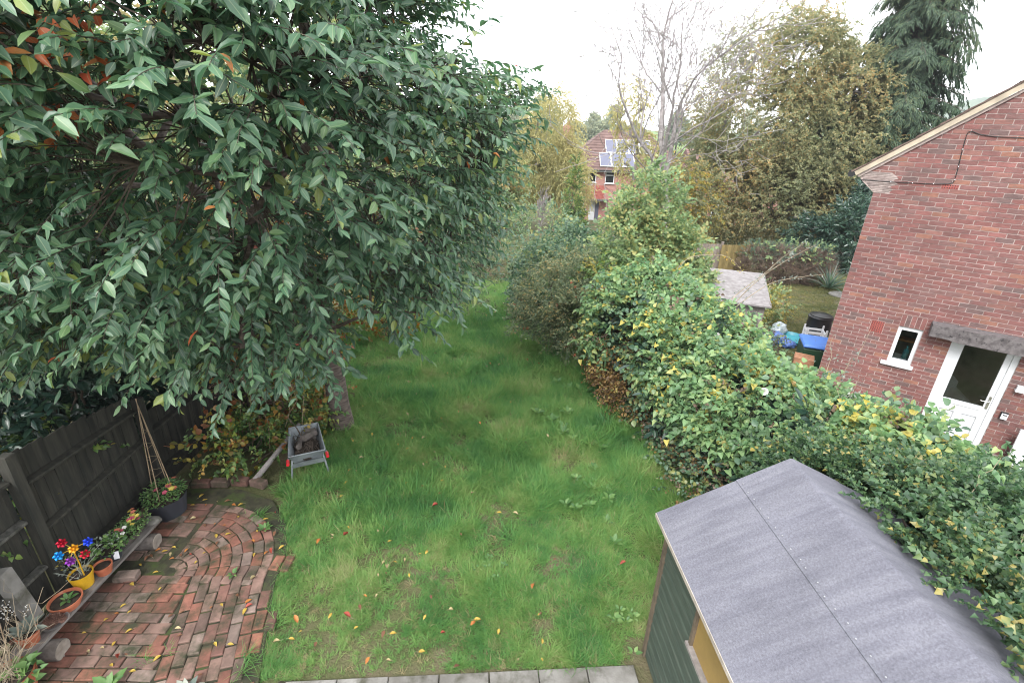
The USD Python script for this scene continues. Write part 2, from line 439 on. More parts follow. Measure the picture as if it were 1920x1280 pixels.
below_verge = Polygon([(-1, GB), (2 * UR, GB), (2 * UR, 0), (UR, ridge_v - .175), (-1, verge(-1) - .175)])
holes = win_hole.buffer(.006).union(sbox(1.0, -2.262, 1.372, -2.043)).union(door_hole).union(ab1.buffer(.008)).union(ab2.buffer(.006)).union(sbox(.915, -3.03, 1.42, -2.96))
corbel_area = Polygon([(-.5, -.002), (.20, -.002), (.27, .07), (.20, .10), (.30, .17), (.22, .225), (.30, .25), (.18, .345), (-.5, .345)])
bricks = []
for r in range(-30, 56):
    off = 0.1125 if r % 2 == 0 else 0.225
    vc = -0.075 * (r + 0.5)
    k = -3
    while True:
        u0 = off + 0.225 * (k - 1)
        u1 = u0 + 0.225
        k += 1
        if u1 < 0.02 and vc < 0:
            continue
        if u0 > 3.3:
            break
        if u1 < -.3:
            continue
        lo = max(u0 + .005, 0.0) if vc < 0.01 else u0 + .005
        j = BR.uniform(-.002, .002, 4)
        p = sbox(lo + j[0], vc - 0.0325 + j[1], u1 - .005 + j[2], vc + 0.0325 + j[3])
        q = p.intersection(below_verge).difference(holes)
        if vc > -0.01:
            q = q.difference(corbel_area)
        if q.is_empty or q.area < 4e-4:
            continue
        tone = int(BR.choice(6, p=[.32, .25, .15, .09, .07, .12]))
        bricks.append((q, u0, vc, tone, BR.uniform(-.0025, .0015)))
wm = np.array([[math.cos(WRZ), -math.sin(WRZ)], [math.sin(WRZ), math.cos(WRZ)]])


def brick_distance(b):
    x, y = wm @ np.array([b[1], 0]) + np.array(W0[:2])
    return math.sqrt(x * x + y * y + (W0[2] + b[2] - EYE) ** 2) + (5 if b[2] < -3.5 or b[1] > 2.75 + b[2] * .12 + (.0 if b[2] < 0 else -.9) else 0)


bricks.sort(key=brick_distance)
rest = {k: [] for k in range(6)}
for n, (q, u0, vc, tone, d) in enumerate(bricks):
    m = on_wall(q, d, 0.02)
    if n < 290:
        obj('brick', m, LOOK[f'wall_brick_{tone}'], wall)
    else:
        rest[tone].append(m)
for k, ms in rest.items():
    if ms:
        obj('brickwork', trimesh.util.concatenate(ms), LOOK[f'wall_brick_{k}'], wall, kind='stuff')
for k in range(5):                                                          # soldier course over the window
    u = 1.002 + k * 0.0735
    obj('brick', on_wall(sbox(u + .005, -2.257, u + .0685, -2.047), BR.uniform(-.001, .002), .02), LOOK[f'wall_brick_{[0, 3, 0, 1, 0][k]}'], wall, label='brick set upright over the small window')
# creasing bricks laid along the verge
su = np.array([1, SL]) / SLN
for k in range(13):
    a = -.22 + k * .232
    c = np.array([a, verge(a) - .125])
    nn = np.array([-SL, 1]) / SLN
    q = Polygon([c, c + su * .215, c + su * .215 - nn * .05, c - nn * .05])
    obj('brick', on_wall(q, .004, .03), LOOK[f'wall_brick_{[3, 0, 1][k % 3]}'], wall)

# corbelled creasing tiles under the eaves corner
mat_noise('corbel_clay', (0.200, 0.152, 0.144), (0.320, 0.264, 0.248), 12, 0.9, 0.4, 50, island=.25)
for k in range(13):
    v = .002 + k * .0268
    left = -.325 * (v / .345) - .004
    u = left
    end = [.20, .22, .26, .24, .19, .27, .30, .25, .22, .29, .27, .2, .16][k]
    while u < end:
        w = min(BR.uniform(.15, .19), end - u)
        if w > .03:
            obj('corbel_tile', bx(u + .0015, u + w - .0015, -.004 + BR.uniform(-.004, .002), .15, v, v + .0195), LOOK['corbel_clay'], house)
        u += w
obj('corbel_bed', on_wall(Polygon([(-.001, -.003), (.31, -.003), (.31, .34), (-.32, .34)]), .03, .2), LOOK['mortar'], house)

# air bricks
mat_noise('air_brick_clay', (0.216, 0.056, 0.048), (0.288, 0.080, 0.068), 12, 0.8)
for poly, nu, nv, name in ((ab1, 6, 6, 'air_brick'), (ab2, 7, 2, 'air_brick')):
    x0, y0, x1, y1 = poly.bounds
    q, du, dv = poly, (x1 - x0) / nu, (y1 - y0) / nv
    for a in range(nu):
        for b in range(nv):
            q = q.difference(sbox(x0 + (a + .28) * du, y0 + (b + .26) * dv, x0 + (a + .72) * du, y0 + (b + .74) * dv))
    a = obj(name, on_wall(q, -.001, .05), LOOK['air_brick_clay'], house)
    obj('vent_hollow', on_wall(poly.buffer(-.002), .0020, .0040), LOOK['black_plastic'], a)

# window
w = thing_w = obj('window', on_wall(win_hole.buffer(-.001).difference(sbox(1.062, -2.90, 1.313, -2.318)), .03, .10), LOOK['white_plastic'], house)
obj('sash', on_wall(sbox(1.046, -2.915, 1.329, -2.303).difference(sbox(1.066, -2.893, 1.309, -2.325)), .018, .0295), LOOK['white_plastic'], w)
obj('pane', on_wall(sbox(1.06, -2.9, 1.315, -2.32), .06, .066), LOOK['window_glass'], w)
obj('sill', cat(bx(.922, 1.412, -.055, .028, -3.022, -2.9665), bx(.93, 1.404, -.048, .02, -3.03, -3.0222)), LOOK['white_plastic'], w)
flat('bottle_teal', (0.02, 0.20, 0.24), 0.3)
flat('shelf_orange', (0.42, 0.17, 0.04), 0.6)
b = single('soap_bottle', moved(revolve([(0, 0), (.045, 0), (.048, .02), (.045, .16), (.02, .20), (.016, .23), (.022, .232), (.022, .25), (0, .25)], 16), tuple(np.append(np.array(W0[:2]) + wm @ np.array([1.25, .17]), W0[2] - 2.90))), LOOK['bottle_teal'], 'teal plastic bottle standing inside the small window', 'bottle', smooth=30)
obj('window_ledge', bx(.95, 1.43, .101, .40, -2.935, -2.902), LOOK['white_plastic'], house)
obj('shelf', bx(.9, 1.5, .55, .75, -2.70, -2.66), LOOK['shelf_orange'], house)

# door
d = obj('door', on_wall(sbox(1.852, -4.31, 2.612, -2.31).difference(sbox(1.972, -3.405, 2.528, -2.372)).difference(sbox(1.985, -4.2, 2.2, -3.62)).difference(sbox(2.30, -4.2, 2.515, -3.62)), .035, .085), LOOK['white_plastic'], house)
obj('door_frame', on_wall(door_hole.buffer(-.001).difference(sbox(1.85, -4.35, 2.614, -2.308)), .02, .11), LOOK['white_plastic'], d)
obj('pane', on_wall(sbox(1.97, -3.407, 2.53, -2.37), .058, .064), LOOK['window_glass'], d)
for u0 in (1.985, 2.30):
    obj('door_panel', cat(on_wall(sbox(u0, -4.2, u0 + .215, -3.62), .06, .075), on_wall(sbox(u0 + .03, -4.17, u0 + .185, -3.65), .048, .0605)), LOOK['white_plastic'], d)
obj('rail_moulding', bx(1.97, 2.53, .022, .0345, -3.475, -3.45), LOOK['white_plastic'], d)
flat('steel', (0.55, 0.55, 0.55), 0.3, metallic=1.0)
obj('door_handle', cat(bx(2.555, 2.59, .022, .0345, -3.42, -3.18), tube([(2.572, .03, -3.27), (2.572, -.02, -3.27), (2.555, -.032, -3.27), (2.45, -.032, -3.268)], .008, 8)), LOOK['steel'], d)
obj('threshold', bx(1.80, 2.69, -.03, .12, -4.40, -4.352), LOOK['steel'], d)
flat('sofa_cloth', (0.5, 0.5, 0.52), 0.9)
single('armchair', moved(cat(chamfer_box(.75, .8, .42, .06), moved(chamfer_box(.75, .2, .5, .07), (0, .3, .4)), moved(chamfer_box(.16, .7, .3, .05), (-.36, 0, .3)), moved(chamfer_box(.16, .7, .3, .05), (.36, 0, .3))), tuple(np.append(np.array(W0[:2]) + wm @ np.array([2.0, 1.1]), W0[2] - 4.11)), WRZ + .3), LOOK['sofa_cloth'], 'pale armchair dimly seen through the glass of the white door', 'armchair')

# concrete canopy over the door
mat_noise('weathered_concrete', (0.066, 0.058, 0.060), (0.144, 0.130, 0.132), 12, 0.95, 1.0, 55, spots=((0.026, 0.023, 0.026), 16, .58, .68))
cp = trimesh.creation.box([2.2, .27, .235]).subdivide().subdivide().subdivide().subdivide()
v = cp.vertices.copy()
nz = meshkit.fbm(v * 9, 4, 3) - .5
low = np.clip((-v[:, 2] - .03) / .09, 0, 1) * np.clip((-v[:, 1] + .02) / .1, 0, 1)
v[:, 2] += low * np.clip((meshkit.noise(v * np.array([4.5, 3, 1]), 8) - .45), 0, 1) * .13 * np.clip(1.6 - (v[:, 0] + 1.1), .25, 1)
v += nz[:, None] * .014
cp.vertices = v + np.array([2.535, -.135, -2.165])
obj('door_canopy', cp, LOOK['weathered_concrete'], house, smooth=40)

# cable, lamp, key safe
mat('cable_black', {'p': ('principled_bsdf', {'base_color': (0.01, 0.01, 0.011), 'roughness': 0.5})}, [], 'p.BSDF')


def curve(points, n=6):
    from scipy.interpolate import PchipInterpolator
    p = np.asarray(points, float)
    s = np.concatenate([[0], np.cumsum(np.linalg.norm(np.diff(p, axis=0), axis=1))])
    return PchipInterpolator(s, p)(np.linspace(0, s[-1], n * (len(p) - 1) + 1))


cb = obj('cable', tube(curve([(-.31, -.012, .20), (.1, -.012, .195), (.55, -.012, .205), (.93, -.012, .222), (1.0, -.012, .235), (1.03, -.012, .27), (1.02, -.012, .45), (.99, -.012, .75), (.975, -.012, 1.0), (1.01, -.012, 1.025), (1.12, -.012, .985), (1.35, -.012, .955), (1.7, -.012, .95), (2.6, -.012, .98)]), .0062, 6), LOOK['cable_black'], house, smooth=True)
for u, vv in ((.2, .199), (.5, .204), (.78, .214), (1.03, .3), (1.015, .5), (.99, .76)):
    obj('cable_clip', bx(u - .005, u + .005, -.02, -.002, vv - .008, vv + .008), LOOK['white_plastic'], cb)
obj('wall_lamp', cat(bx(2.80, 2.90, -.07, -.001, -2.93, -2.85), bx(2.79, 2.91, -.09, -.002, -2.95, -2.9305)), LOOK['white_plastic'], house)
ks = obj('key_safe', bx(2.765, 2.865, -.03, -.001, -3.51, -3.38), LOOK['black_plastic'], house)
obj('keypad', cat(bx(2.778, 2.862, -.05, -.0305, -3.50, -3.40)), LOOK['white_plastic'], ks)
obj('keypad_slot', bx(2.795, 2.845, -.0535, -.0505, -3.43, -3.412), LOOK['black_plastic'], ks)

# roof
mat_noise('roof_tile_clay', (0.080, 0.052, 0.044), (0.160, 0.112, 0.096), 7, 0.9, 0.5, 40, spots=((0.128, 0.128, 0.096), 9, .58, .7))
flat('undercloak', (0.358, 0.303, 0.234), 0.85, vary=.18, scale=5)
nn = np.array([-SL, 1]) / SLN


def slope_poly(a, b, lo, hi):
    """Strip along the left slope, between the distances a and b from the eave, at heights lo..hi above the verge line."""
    o = np.array([-.37, verge(-.37)])
    return Polygon([o + su * a + nn * lo, o + su * b + nn * lo, o + su * b + nn * hi, o + su * a + nn * hi])


LEN = (UR + .37) * SLN
obj('verge_board', on_wall(slope_poly(0, LEN, -.078, -.002), -.07, -.001), LOOK['undercloak'], house)
obj('soffit', on_wall(slope_poly(.02, LEN - .05, -.125, -.08), -.03, .0), LOOK['mortar'], house)
roof = obj('roof', cat(on_wall(slope_poly(.0, LEN, -.07, -.003), .002, 8.8), moved(on_wall(slope_poly(0, LEN, -.07, -.003), .002, 8.8), (0, 0, 0)).copy()), LOOK['roof_tile_clay'], house)
mirror = on_wall(slope_poly(0, LEN, -.07, .02), -.07, 8.8)
mv = mirror.vertices.copy()
mv[:, 0] = 2 * UR - mv[:, 0]
obj('roof_far_slope', trimesh.Trimesh(mv, mirror.faces[:, ::-1], process=False), LOOK['roof_tile_clay'], house)
o = np.array([-.37, verge(-.37)])
rows = []
for k in range(15):
    a, b_ = k * .32 - .03, k * .32 + .36
    q = Polygon([o + su * a + nn * .010, o + su * b_ + nn * .001, o + su * b_ + nn * .016, o + su * a + nn * .038])
    obj('roof_tile', on_wall(q, -.085, .24), LOOK['roof_tile_clay'], house)
    rows.append(on_wall(q, .243, 8.8))
obj('roof_tiles', trimesh.util.concatenate(rows), LOOK['roof_tile_clay'], house, kind='stuff')
gut = trimesh.creation.revolve([(0.035, 0), (.055, 0), (.055, .01), (.035, .01)], sections=12)
obj('gutter', cat(moved(trimesh.creation.cylinder(.055, 8.9, sections=16), (-.40, 4.37, .285), rx=math.pi / 2), bx(-.44, -.34, -.03, .03, .255, .345)), LOOK['black_plastic'], house, smooth=40)
obj('fascia', bx(-.33, -.31, .21, 8.7, .22, .34), LOOK['white_plastic'], house)

# ------------------------------------------------------------------ timber shed
SRZ = math.atan2(-.9975, .073)
shed = thing('garden_shed', 'dark green timber shed with a grey felt pitched roof in the near right corner', 'shed', None, (1.384, 3.23, 0), SRZ)
mat_noise('shed_green', (0.031, 0.046, 0.036), (0.065, 0.086, 0.067), 3, 0.75, 0.35, 40, stretch=(1, 1, 14), spots=((0.089, 0.086, 0.069), 5, .56, .74), object_space=True)
mat_noise('shed_brown', (0.07, 0.055, 0.038), (0.13, 0.10, 0.07), 10, 0.85, 0.5)
flat('ochre_board', (0.227, 0.151, 0.048), 0.6, vary=.12, scale=4)
flat('fascia_cream', (0.344, 0.303, 0.261), 0.7, vary=.2, scale=9)
mat('roof_felt', {'tc': ('texture_coordinate', {}), 'mp': ('mapping', {'scale': (8.0, 0.9, 1.0)}), 'n': ('noise_texture', {'scale': 1.6, 'detail': 7, 'roughness': 0.62, 'distortion': .4}), 'g': ('noise_texture', {'scale': 75, 'detail': 5, 'roughness': .85}),
    'mp2': ('mapping', {'scale': (1.0, 0.8, 1.0)}), 'n3': ('noise_texture', {'scale': 1.7, 'detail': 4}),
    'r': ('rgb_ramp', {'ramp': [(0.30, (0.095, 0.095, 0.117)), (0.5, (0.121, 0.121, 0.145)), (0.72, (0.149, 0.149, 0.173))]}), 'r2': ('map_range', {'from_min': .3, 'from_max': .7, 'to_min': .62, 'to_max': 1.36}), 'r3': ('map_range', {'from_min': .3, 'from_max': .7, 'to_min': .86, 'to_max': 1.1}),
    'h': ('hsv', {'saturation': 1, 'hue': .5}), 'h2': ('hsv', {'saturation': 1, 'hue': .5}), 'b': ('bump', {'strength': .6, 'distance': .002}), 'p': ('principled_bsdf', {'roughness': .9, 'specular_ior_level': .3})},
    [('tc.object', 'mp.vector'), ('mp.vector', 'n.vector'), ('tc.object', 'g.vector'), ('tc.object', 'mp2.vector'), ('mp2.vector', 'n3.vector'), ('n.fac', 'r.fac'), ('r.color', 'h.color'), ('g.fac', 'r2.value'), ('r2.result', 'h.value'), ('n3.fac', 'r3.value'), ('r3.result', 'h2.value'), ('h.color', 'h2.color'), ('h2.color', 'p.base_color'), ('g.fac', 'b.height'), ('b.normal', 'p.normal')], 'p.BSDF')
SX0, SX1 = -.112, 2.55
WY = 1.94


def roof_z(y):
    k = .52
    a = np.abs(y - .97)
    return 2.205 - k * np.sqrt(a * a + .01 ** 2) + .006


def felt(y0, y1, lift, seed, nx=90, ny=40):
    x, y = np.meshgrid(np.linspace(SX0, SX1, nx), np.linspace(y0, y1, ny), indexing='ij')
    p = np.stack([x * 5, y * 1.1, x * 0 + seed], -1)
    rip = (meshkit.fbm(p, 3, seed) - .5) * .0026 * np.clip(np.minimum(y - y0, y1 - y) / .08, .25, 1)
    z = roof_z(y) + rip + lift
    e = np.clip((x - (SX1 - .0)) / .05, 0, 1)
    top = np.stack([x, y, z], -1).reshape(-1, 3)
    bot = top - np.array([0, 0, .006])
    i, j = np.meshgrid(np.arange(nx - 1), np.arange(ny - 1), indexing='ij')
    a = (i * ny + j).ravel()
    q = np.stack([a, a + ny, a + ny + 1, a + 1], 1)
    n = len(top)
    ring = np.concatenate([np.arange(ny), (np.arange(1, nx)) * ny + ny - 1, (nx - 1) * ny + np.arange(ny - 2, -1, -1), np.arange(nx - 2, 0, -1) * ny])
    nx_ = np.roll(ring, -1)
    s = np.stack([ring, nx_, nx_ + n, ring + n], 1)
    return np.vstack([top, bot]), np.vstack([q, q[:, ::-1] + n, s])


fl = obj('felt_sheet', felt(-.09, .60, 0, 1), LOOK['roof_felt'], shed, smooth=35)
fu = obj('felt_sheet', felt(.545, 1.45, .007, 2), LOOK['roof_felt'], shed, smooth=35)
obj('felt_sheet', felt(1.40, 2.03, 0.0, 3), LOOK['roof_felt'], shed, smooth=35)
flat('galvanised', (0.24, 0.245, 0.26), 0.6)
NR = np.random.default_rng(4)
for k in range(26):
    x = SX0 + .05 + k * .098 + NR.uniform(-.02, .02)
    y = .565 + NR.uniform(-.006, .014)
    obj('clout_nail', moved(trimesh.creation.cylinder(.005, .004, sections=8), (x, y, float(roof_z(y)) + .0115)), LOOK['galvanised'], fu)
obj('roof_deck', cat(*[trimesh.Trimesh(np.array([(x, y, float(roof_z(y)) - d_) for x in (SX0 + .012, SX1 - .012) for y, d_ in ((ya, .02), (yb, .02), (ya, .035), (yb, .035))]), [(0, 1, 5), (0, 5, 4), (2, 7, 3), (2, 6, 7), (0, 4, 6), (0, 6, 2), (1, 3, 7), (1, 7, 5), (0, 2, 3), (0, 3, 1), (4, 5, 7), (4, 7, 6)], process=False) for ya, yb in ((-.08, .96), (.965, 2.02))]), LOOK['shed_brown'], shed)
obj('eave_batten', bx(SX0, SX1, -.094, -.083, 1.622, 1.660), LOOK['fascia_cream'], shed)
obj('eave_batten', bx(SX0, SX1, 2.022, 2.036, 1.604, 1.655), LOOK['fascia_cream'], shed)
WX0, WX1, WZ0, WZ1 = .685, 1.62, 1.10, 1.56
for k in range(13):
    z0, z1 = .03 + k * .122, .03 + (k + 1) * .122 - .007
    for xa, xb in ([(.03, 2.44)] if z1 < WZ0 else [(.03, WX0 - .03), (WX1 + .03, 2.44)]):
        prof = [(0, z0), (0, z1 - .03), (.008, z1 - .008), (.008, z1 + .0065), (.016, z1 + .0065), (.016, z0)]
        m = trimesh.creation.extrude_polygon(Polygon(prof), xb - xa, engine='earcut')
        vv = m.vertices.copy()
        m.vertices = np.stack([xa + vv[:, 2], vv[:, 0] + NR.uniform(-.001, .001), vv[:, 1]], 1)
        m.invert() if m.volume < 0 else None
        obj('wall_board', m, LOOK['shed_green'], shed)
obj('corner_strip', bx(-.022, .028, -.016, .03, .0, 1.64), LOOK['shed_brown'], shed)
obj('corner_strip', bx(2.442, 2.49, -.016, .03, .0, 1.64), LOOK['shed_brown'], shed)
obj('end_wall', on_wall(Polygon([(.02, .02), (1.92, .02), (1.92, 1.62), (.97, 2.14), (.02, 1.62)]), -.018, 0.0).apply_transform(trimesh.transformations.rotation_matrix(math.pi / 2, [0, 0, 1])), LOOK['shed_green'], shed)
obj('side_wall', bx(.0, 2.44, 1.90, 1.92, .02, 1.62), LOOK['shed_green'], shed)
obj('end_wall', bx(2.42, 2.44, .02, 1.899, .02, 1.62), LOOK['shed_green'], shed)
so = obj('window_board', bx(WX0, WX1, .012, .022, WZ0, WZ1), LOOK['ochre_board'], shed)
obj('window_frame', bx(WX0 - .03, WX0, -.012, .03, WZ0, WZ1), LOOK['shed_brown'], so)
obj('window_frame', bx(WX1, WX1 + .03, -.012, .03, WZ0, WZ1), LOOK['shed_brown'], so)
flat('weathered_timber', (0.20, 0.18, 0.17), 0.9, vary=.25, scale=14)
obj('window_sill', bx(WX0 - .045, WX1 + .045, -.03, .028, WZ0 - .028, WZ0 - .001), LOOK['weathered_timber'], so)

# ------------------------------------------------------------------ dark timber fence on the left
fence = thing('timber_fence', 'dark stained close-board fence with rails and posts along the left side', 'fence')
mat_noise('fence_stain', (0.011, 0.012, 0.010), (0.032, 0.030, 0.024), 2.5, 0.8, 0.5, 30, stretch=(6, 6, .6), spots=((0.060, 0.056, 0.046), 3, .52, .8), island=.4, broad=.3)
mat_noise('fence_grey', (0.037, 0.037, 0.031), (0.101, 0.098, 0.088), 3, 0.85, 0.5, 30, stretch=(6, 6, .6), spots=((0.160, 0.154, 0.139), 5, .58, .75))
FR = np.random.default_rng(21)


def boards(ya, yb, top, x, name='board', look='fence_stain'):
    y = ya
    while y < yb - .03:
        w_ = min(FR.uniform(.118, .135), yb - y)
        z1 = top(y) + FR.uniform(-.008, .008)
        m = chamfer_box(.016, w_ + .012, z1 - .03, .002, FR, .002)
        obj(name, moved(m, (x + FR.uniform(-.004, .004), y + w_ / 2, .03 + (z1 - .03) / 2), rz=FR.uniform(.03, .06)), LOOK[look], fence)
        y += w_


boards(2.2, 3.62, lambda y: 1.62, -4.672)
boards(3.73, 5.19, lambda y: 1.70 - .145 * (y - 3.73), -4.662)
boards(5.30, 7.3, lambda y: 1.16 - .03 * (y - 5.3), -4.65)
for ya, yb, za, zb, lk in ((2.2, 3.61, 1.02, 1.02, 'fence_grey'), (2.2, 3.61, .45, .45, 'fence_grey'), (2.2, 3.61, 1.5, 1.48, 'fence_stain'), (3.735, 5.185, 1.36, 1.29, 'fence_stain'), (3.735, 5.185, .80, .85, 'fence_stain'), (3.735, 5.185, .2, .22, 'fence_stain'), (5.30, 7.3, .9, .86, 'fence_stain'), (5.30, 7.3, .3, .3, 'fence_stain')):
    p = Polygon([(-.035, -.036), (.03, -.012), (.036, 0), (.03, .02), (-.035, .036)])
    m = trimesh.creation.extrude_polygon(p, yb - ya, engine='earcut')
    vv = m.vertices.copy()
    f_ = vv[:, 2] / (yb - ya)
    m.vertices = np.stack([-4.615 + vv[:, 0], ya + vv[:, 2], za + (zb - za) * f_ + vv[:, 1]], 1)
    m.invert() if m.volume < 0 else None
    obj('rail', m, LOOK[lk], fence)
for y, h in ((2.14, 1.7), (3.67, 1.76), (5.245, 1.45), (7.36, 1.2)):
    obj('post', moved(chamfer_box(.10, .098, h, .006), (-4.59, y, h / 2)), LOOK['fence_stain'], fence)

# ------------------------------------------------------------------ brick patio
mat_noise('patio_bed', (0.02, 0.022, 0.012), (0.055, 0.05, 0.03), 6, 0.95, 0.8, 50, spots=((0.04, 0.058, 0.015), 3, .5, .62))
PB = [(-4.62, 2.3), (-2.05, 2.3), (-2.17, 2.85), (-2.34, 3.4), (-2.5, 3.9), (-2.55, 4.3), (-2.75, 4.75), (-3.1, 5.15), (-3.6, 5.33), (-4.62, 5.35)]
patio = single('brick_patio', trimesh.creation.extrude_polygon(Polygon(PB), .03, engine='earcut').apply_translation([0, 0, -.012]), LOOK['patio_bed'], 'curved patio of old red bricks with moss in the joints', None, kind='structure')
PR = np.random.default_rng(8)
CX, CY = -3.72, 3.93


def lay(cx, cy, ang, l, w_, tone=None):
    if cx < -4.6 or cx > -2.1 or cy < 2.25:
        return
    m = chamfer_box(l - .009 + PR.uniform(-.006, .003), w_ - .008 + PR.uniform(-.005, .002), .055, .006, PR, .004)
    m = moved(m, (0, 0, 0), rx=PR.normal(0, .016), ry=PR.normal(0, .014))
    tone = int(PR.choice(6, p=[.24, .2, .18, .13, .1, .15])) if tone is None else tone
    obj('brick', moved(m, (cx, cy, .008 + PR.normal(0, .0035)), rz=ang + PR.normal(0, .02)), LOOK[f'paving_brick_{tone}'], patio)


def drift(y):
    return .27 * max(0, (CY - y) / .95) ** 1.15


radii = [.37, .482, .594, .706, .818, .93, 1.04]
for n, r in enumerate(radii):
    # top rows running left from the arc
    x = CX - .02 - PR.uniform(0, .1)
    while x > -4.5 and n >= 2:
        lay(x - .11, CY + r + PR.uniform(-.004, .004), 0, .222, .112)
        x -= .222
    # arc
    step_l = .14 if r < .5 else .17 if r < .8 else .2
    cnt = max(3, int(round(math.radians(96) * r / step_l)))
    for k in range(cnt):
        a = math.radians(93) - (k + .5) * math.radians(96) / cnt
        lay(CX + r * math.cos(a), CY + r * math.sin(a), a - math.pi / 2, math.radians(96) * r / cnt, .112)
    # columns running towards the viewer
    y = CY + .01
    if n % 2:
        lay(CX + r, y - .055, math.pi / 2, .11, .112)
        y -= .112
    while y > 2.3:
        yc = y - .11
        lay(CX + r + drift(yc), yc, math.pi / 2 + math.atan2(.27 * 1.15, .95) * .9, .222, .112)
        y -= .224
for n in range(2):                                    # inmost fan
    r = .15 + n * .112
    for k in range(3 + n * 2):
        a = math.radians(95) - (k + .5) * math.radians(100) / (3 + n * 2)
        lay(CX + r * math.cos(a), CY + r * math.sin(a), a - math.pi / 2, math.radians(100) * r / (3 + n * 2), .11, 2)
for k, y in enumerate(np.arange(CY - .07, 2.3, -.1135)):   # rows inside the bend
    xe = CX + .29 + drift(y)
    x = xe - (.0 if k % 2 else .11) + PR.uniform(-.02, .02)
    if k % 2 == 0:
        lay(xe - .055, y, .03, .108, .112)
    while x > -4.45:
        lay(x - .112, y + .02 * (x - CX), .03, .224, .112)
        x -= .225
y = 4.15
for k in range(3):
    x = -3.9
    while x > -4.45:
        lay(x - .11 + PR.uniform(-.02, .02), y + k * .115, 0, .222, .112, 3)
        x -= .225
for n, r in enumerate((1.155, 1.27)):                 # ragged outer edge
    y = CY + .55
    while y > 2.3:
        yc = y - .11
        if PR.random() < .5 - n * .38:
            aa = max(0, yc - CY)
            lay(CX + math.sqrt(max(r * r - aa * aa, .1)) + drift(yc), yc, math.pi / 2 + .22 + PR.normal(0, .05) - aa * .9, .215, .108, int(PR.choice([0, 1, 4])))
        y -= .235
# loose edging bricks round the bed at the back of the patio
for k, (x, y, a, s) in enumerate(((-4.42, 5.36, .05, 1), (-4.17, 5.38, .1, 1), (-3.93, 5.42, .02, 1), (-3.68, 5.46, -.05, 1), (-3.42, 5.44, -.3, 1))):
    obj('edging_brick', moved(chamfer_box(.22, .1, .11, .008, PR, .004), (x, y, .05), rz=a), LOOK[f'paving_brick_{[3, 1, 3, 1, 3][k]}'], patio)

# concrete slabs along the bottom of the lawn
mat_noise('slab_concrete', (0.125, 0.118, 0.106), (0.215, 0.207, 0.194), 5, 0.9, 0.4, 70, spots=((0.06, 0.058, 0.042), 4.5, .5, .7), broad=.2)
path = single('paving_path', bx(-2.0, 3.2, .9, 2.86, -.05, .006), LOOK['soil'], 'soil bed under the row of concrete paving slabs', None, kind='structure')
ra = math.atan2(.23, 2.78)
for r in range(4):
    for k in range(9):
        x = -1.9 + .455 * k
        yy = 2.90 + (x + 1.45) * math.tan(ra) - .225 - r * .455
        if x > 1.25:
            continue
        obj('slab', moved(chamfer_box(.447, .447, .04, .006, PR, .002), (x + .22, yy, .012), rz=ra), LOOK['slab_concrete'], path)
# ------------------------------------------------------------------ cherry tree
mat_leaf('cherry_leaf', [(0, (0.030, 0.074, 0.042)), (.3, (0.046, 0.106, 0.058)), (.65, (0.066, 0.140, 0.072)), (.9, (0.090, 0.172, 0.078)), (.985, (0.115, 0.19, 0.066)), (1, (0.17, 0.21, 0.05))], rough=.46, trans=.20, patch=.3, pscale=.9, spec=.62, midrib=True)
for k_, (c0_, c1_, c2_) in enumerate((((0.26, 0.045, 0.055), (0.36, 0.10, 0.12), (0.40, 0.17, 0.17)), ((0.36, 0.07, 0.03), (0.42, 0.12, 0.04), (0.36, 0.16, 0.05)), ((0.36, 0.17, 0.03), (0.42, 0.25, 0.04), (0.24, 0.20, 0.05)))):
    mat_leaf(f'cherry_leaf_red_{k_}', [(0, c0_), (.5, c1_), (1, c2_)], rough=.5, trans=.22, patch=.4, pscale=14, midrib=True)

LOBES = [((-3.25, 6.55, 4.9), (3.0, 3.6, 2.75)), ((-4.2, 6.9, 6.8), (2.6, 3.2, 3.4)), ((-1.95, 7.0, 4.5), (1.72, 2.5, 1.75)), ((-2.35, 5.35, 3.45), (1.6, 1.6, 1.25)), ((-4.4, 4.9, 4.3), (1.9, 2.2, 1.95)), ((-2.6, 4.6, 4.9), (1.9, 2.0, 1.9)), ((-1.5, 7.7, 3.75), (1.2, 1.5, 1.1)), ((-1.7, 7.9, 6.9), (1.05, 1.2, 1.1))]
LC = np.array([l[0] for l in LOBES])
LR = np.array([l[1] for l in LOBES])


def crown_value(p):
    """<1 inside the crown; bumpy."""
    d = np.sqrt((((p[:, None] - LC) / LR) ** 2).sum(-1)).min(1)
    return d + (meshkit.fbm(p * .75, 3, 17) - .5) * .42


def branch_path(a, b, rnd, sag=.0, n=5, wob=.06):
    L = np.linalg.norm(b - a)
    t = np.linspace(0, 1, n)[:, None]
    p = a + (b - a) * t + rnd.normal(0, wob * L, (n, 3)) * np.sin(np.pi * t)
    p[:, 2] += sag * L * np.sin(np.pi * t[:, 0])
    return p


